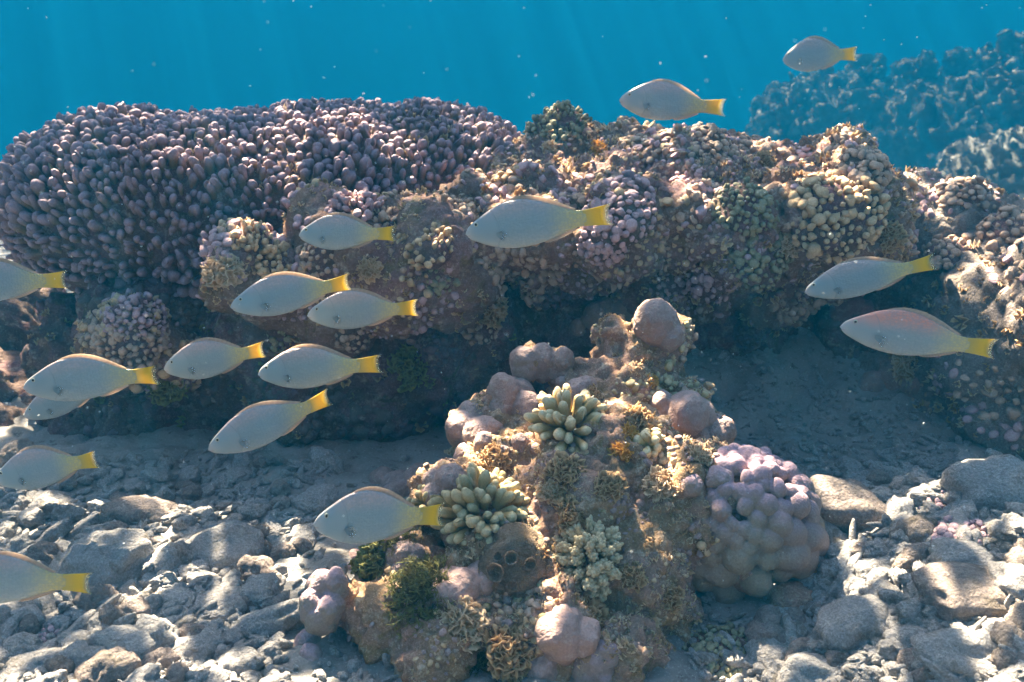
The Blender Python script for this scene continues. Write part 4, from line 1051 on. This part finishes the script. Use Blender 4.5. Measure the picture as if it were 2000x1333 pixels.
# nose x, nose y, tail x, tail y, depth in px, distance Y, yaw (towards the camera), prototype, label
FISH = [
    (-125, 545, 140, 562, 88, 1.95, .0, 0, 'fish cut by the left edge level with the foot of the coral table'),
    (583, 462, 776, 455, 73, 2.25, .08, 0, 'small fish in front of the finger coral table face'),
    (907, 462, 1196, 415, 100, 1.95, .0, 0, 'largest fish in the middle, in front of the reef head'),
    (1210, 197, 1413, 212, 78, 3.5, .0, 2, 'fish skimming the top rim of the reef head'),
    (1527, 117, 1673, 104, 67, 4.0, .0, 1, 'highest and smallest fish, in open blue water'),
    (1571, 586, 1826, 500, 76, 2.15, .0, 1, 'slim tail-up fish nosing down under the overhang'),
    (1637, 645, 1952, 678, 94, 1.90, .0, 3, 'pink-backed fish swimming at the right'),
    (451, 590, 697, 562, 82, 1.95, .0, 1, 'fish whose tail overlaps the fish behind it'),
    (601, 610, 821, 608, 80, 2.15, .0, 0, 'fish partly hidden by the overlapping tail in front'),
    (320, 712, 525, 695, 80, 2.15, .0, 1, 'middle fish of a row of three in the shade'),
    (46, 750, 320, 735, 92, 1.95, .0, 2, 'leftmost fish of a row of three, above a half-hidden one'),
    (45, 803, 226, 752, 66, 2.25, .0, 0, 'fish half hidden beneath the leftmost of the row of three'),
    (503, 737, 747, 706, 88, 2.0, .0, 0, 'rightmost fish of a row of three in front of the dark wall'),
    (404, 862, 662, 794, 86, 1.85, .0, 1, 'tail-up fish alone above the dark sandy hollow'),
    (-10, 936, 202, 894, 87, 1.9, .0, 2, 'fish with its snout touching the left edge over the rubble'),
    (616, 1000, 873, 1030, 115, 1.50, .0, 0, 'tall-backed fish nearest the mound, tail on the olive coral'),
    (-135, 1112, 190, 1160, 108, 1.40, .0, 2, 'lowest fish, cut by the left edge above the rubble'),
]
for nx_, ny_, tx, ty, dpx, Yd, yaw, k, lab in FISH:
    o = PROTO[k] if not used[k] else copy_tree(PROTO[k]); used[k] = True
    cx, cy = (nx_ + tx) / 2, (ny_ + ty) / 2
    s = mpp(cx, cy, Yd); Lm = math.hypot(tx - nx_, ty - ny_) * s; H = dpx * s / DEPTH
    ctr = at(cx, cy, Yd); o.location = ctr
    ang = math.atan2(-(ty - ny_), tx - nx_)
    o.rotation_euler = (PITCH * -.35, -ang, -math.atan((cx - 1000) / F_PX) * .8 + rng.uniform(-.28, .28))
    ax = o.rotation_euler.to_matrix() @ Vector((1, 0, 0))
    def px_(p):
        q = p - Vector((0, 0, CAM_Z)); f = q.y * CP - q.z * SP; return (q.x / f * F_PX, (q.y * SP + q.z * CP) / f * F_PX)
    (xa, ya), (xb, yb) = px_(ctr - ax * Lm / 2), px_(ctr + ax * Lm / 2)
    Lm *= math.hypot(tx - nx_, ty - ny_) / math.hypot(xb - xa, yb - ya)   # full length although turned
    o.scale = (Lm, (Lm * .62 + H * .38) * .95, H)
    tag(o, lab, 'fish', 'shoal of pale yellow-tailed fish')

# ------------------------------------------------------------------ drifting specks, water surface with painted caustics, water haze
P = []
for t in range(300):
    px, py = rng.uniform(0, 2000), rng.uniform(0, 1150); Yd = rng.uniform(.8, 1.6); P.append(tuple(at(px, py, Yd)))
P = np.array(P); r = rng.uniform(.0003, .00075, len(P)); bag = Bag(); instances(bag, NUB[:3], P, rng.normal(0, 1, P.shape), r, r * rng.uniform(1, 2.4, len(P)))
m, N, L, b = new_mat('speck', .5, .3); b.inputs['Base Color'].default_value = (.8, .8, .78, 1)
o = obj('drifting_specks', bag.mesh('drifting_specks', m)); tag(o, 'tiny white specks drifting in the water', 'specks', kind='stuff')

m = bpy.data.materials.new('painted_caustics'); m.use_nodes = True; N, L = m.node_tree.nodes, m.node_tree.links; N.remove(N['Principled BSDF'])
pos = nd(N, 'ShaderNodeNewGeometry').outputs['Position']
wn = nd(N, 'ShaderNodeTexNoise'); wn.inputs['Scale'].default_value = 2.2; wn.inputs['Detail'].default_value = 2; L.new(pos, wn.inputs['Vector'])
wv = nd(N, 'ShaderNodeVectorMath', operation='MULTIPLY_ADD'); L.new(wn.outputs['Color'], wv.inputs[0]); wv.inputs[1].default_value = (.45, .45, 0); L.new(pos, wv.inputs[2])
tot = None
for s_, wd, am in ((2.4, .085, 1.0), (4.6, .085, .5)):
    v = nd(N, 'ShaderNodeTexVoronoi', feature='DISTANCE_TO_EDGE', voronoi_dimensions='2D'); v.inputs['Scale'].default_value = s_; L.new(wv.outputs[0], v.inputs['Vector'])
    e = math_(N, L, 'POWER', mrange(N, L, v.outputs['Distance'], wd, .0), 2.0)
    e = math_(N, L, 'MULTIPLY', e, am); tot = e if tot is None else math_(N, L, 'ADD', tot, e)
br = math_(N, L, 'ADD', math_(N, L, 'MULTIPLY', tot, 16.0), .19)  # caustic light painted as a bright-line pattern in the transparency colour
cc = nd(N, 'ShaderNodeCombineColor'); [L.new(br, cc.inputs[k]) for k in range(3)]
tp = nd(N, 'ShaderNodeBsdfTransparent'); L.new(cc.outputs[0], tp.inputs['Color']); L.new(tp.outputs[0], N['Material Output'].inputs['Surface'])
ws = obj('caustic_water_surface', mesh_data('caustic_water_surface', np.array([(-110, -110, 14.1), (110, -110, 14.1), (110, 110, 14.1), (-110, 110, 14.1)], float), [np.array([[0, 1, 2, 3]])], m)); tag(ws, kind='structure')  # flat water sheet above view, added as a gobo to throw caustics

m = bpy.data.materials.new('sea_water'); m.use_nodes = True; N, L = m.node_tree.nodes, m.node_tree.links; N.remove(N['Principled BSDF'])
pv = nd(N, 'ShaderNodeVolumePrincipled'); pv.inputs['Color'].default_value = (.002, .145, .285, 1); pv.inputs['Density'].default_value = .052
pv.inputs['Anisotropy'].default_value = 0.0
L.new(pv.outputs[0], N['Material Output'].inputs['Volume'])
V = np.array([(x_, y_, z_) for x_ in (-190, 190) for y_ in (-190, 190) for z_ in (-9.5, 14.0)], float)
F4 = np.array([(0, 1, 3, 2), (4, 6, 7, 5), (0, 4, 5, 1), (2, 3, 7, 6), (0, 2, 6, 4), (1, 5, 7, 3)])
hz = obj('haze', mesh_data('haze', V, [F4], m, smooth=False)); tag(hz, kind='stuff')
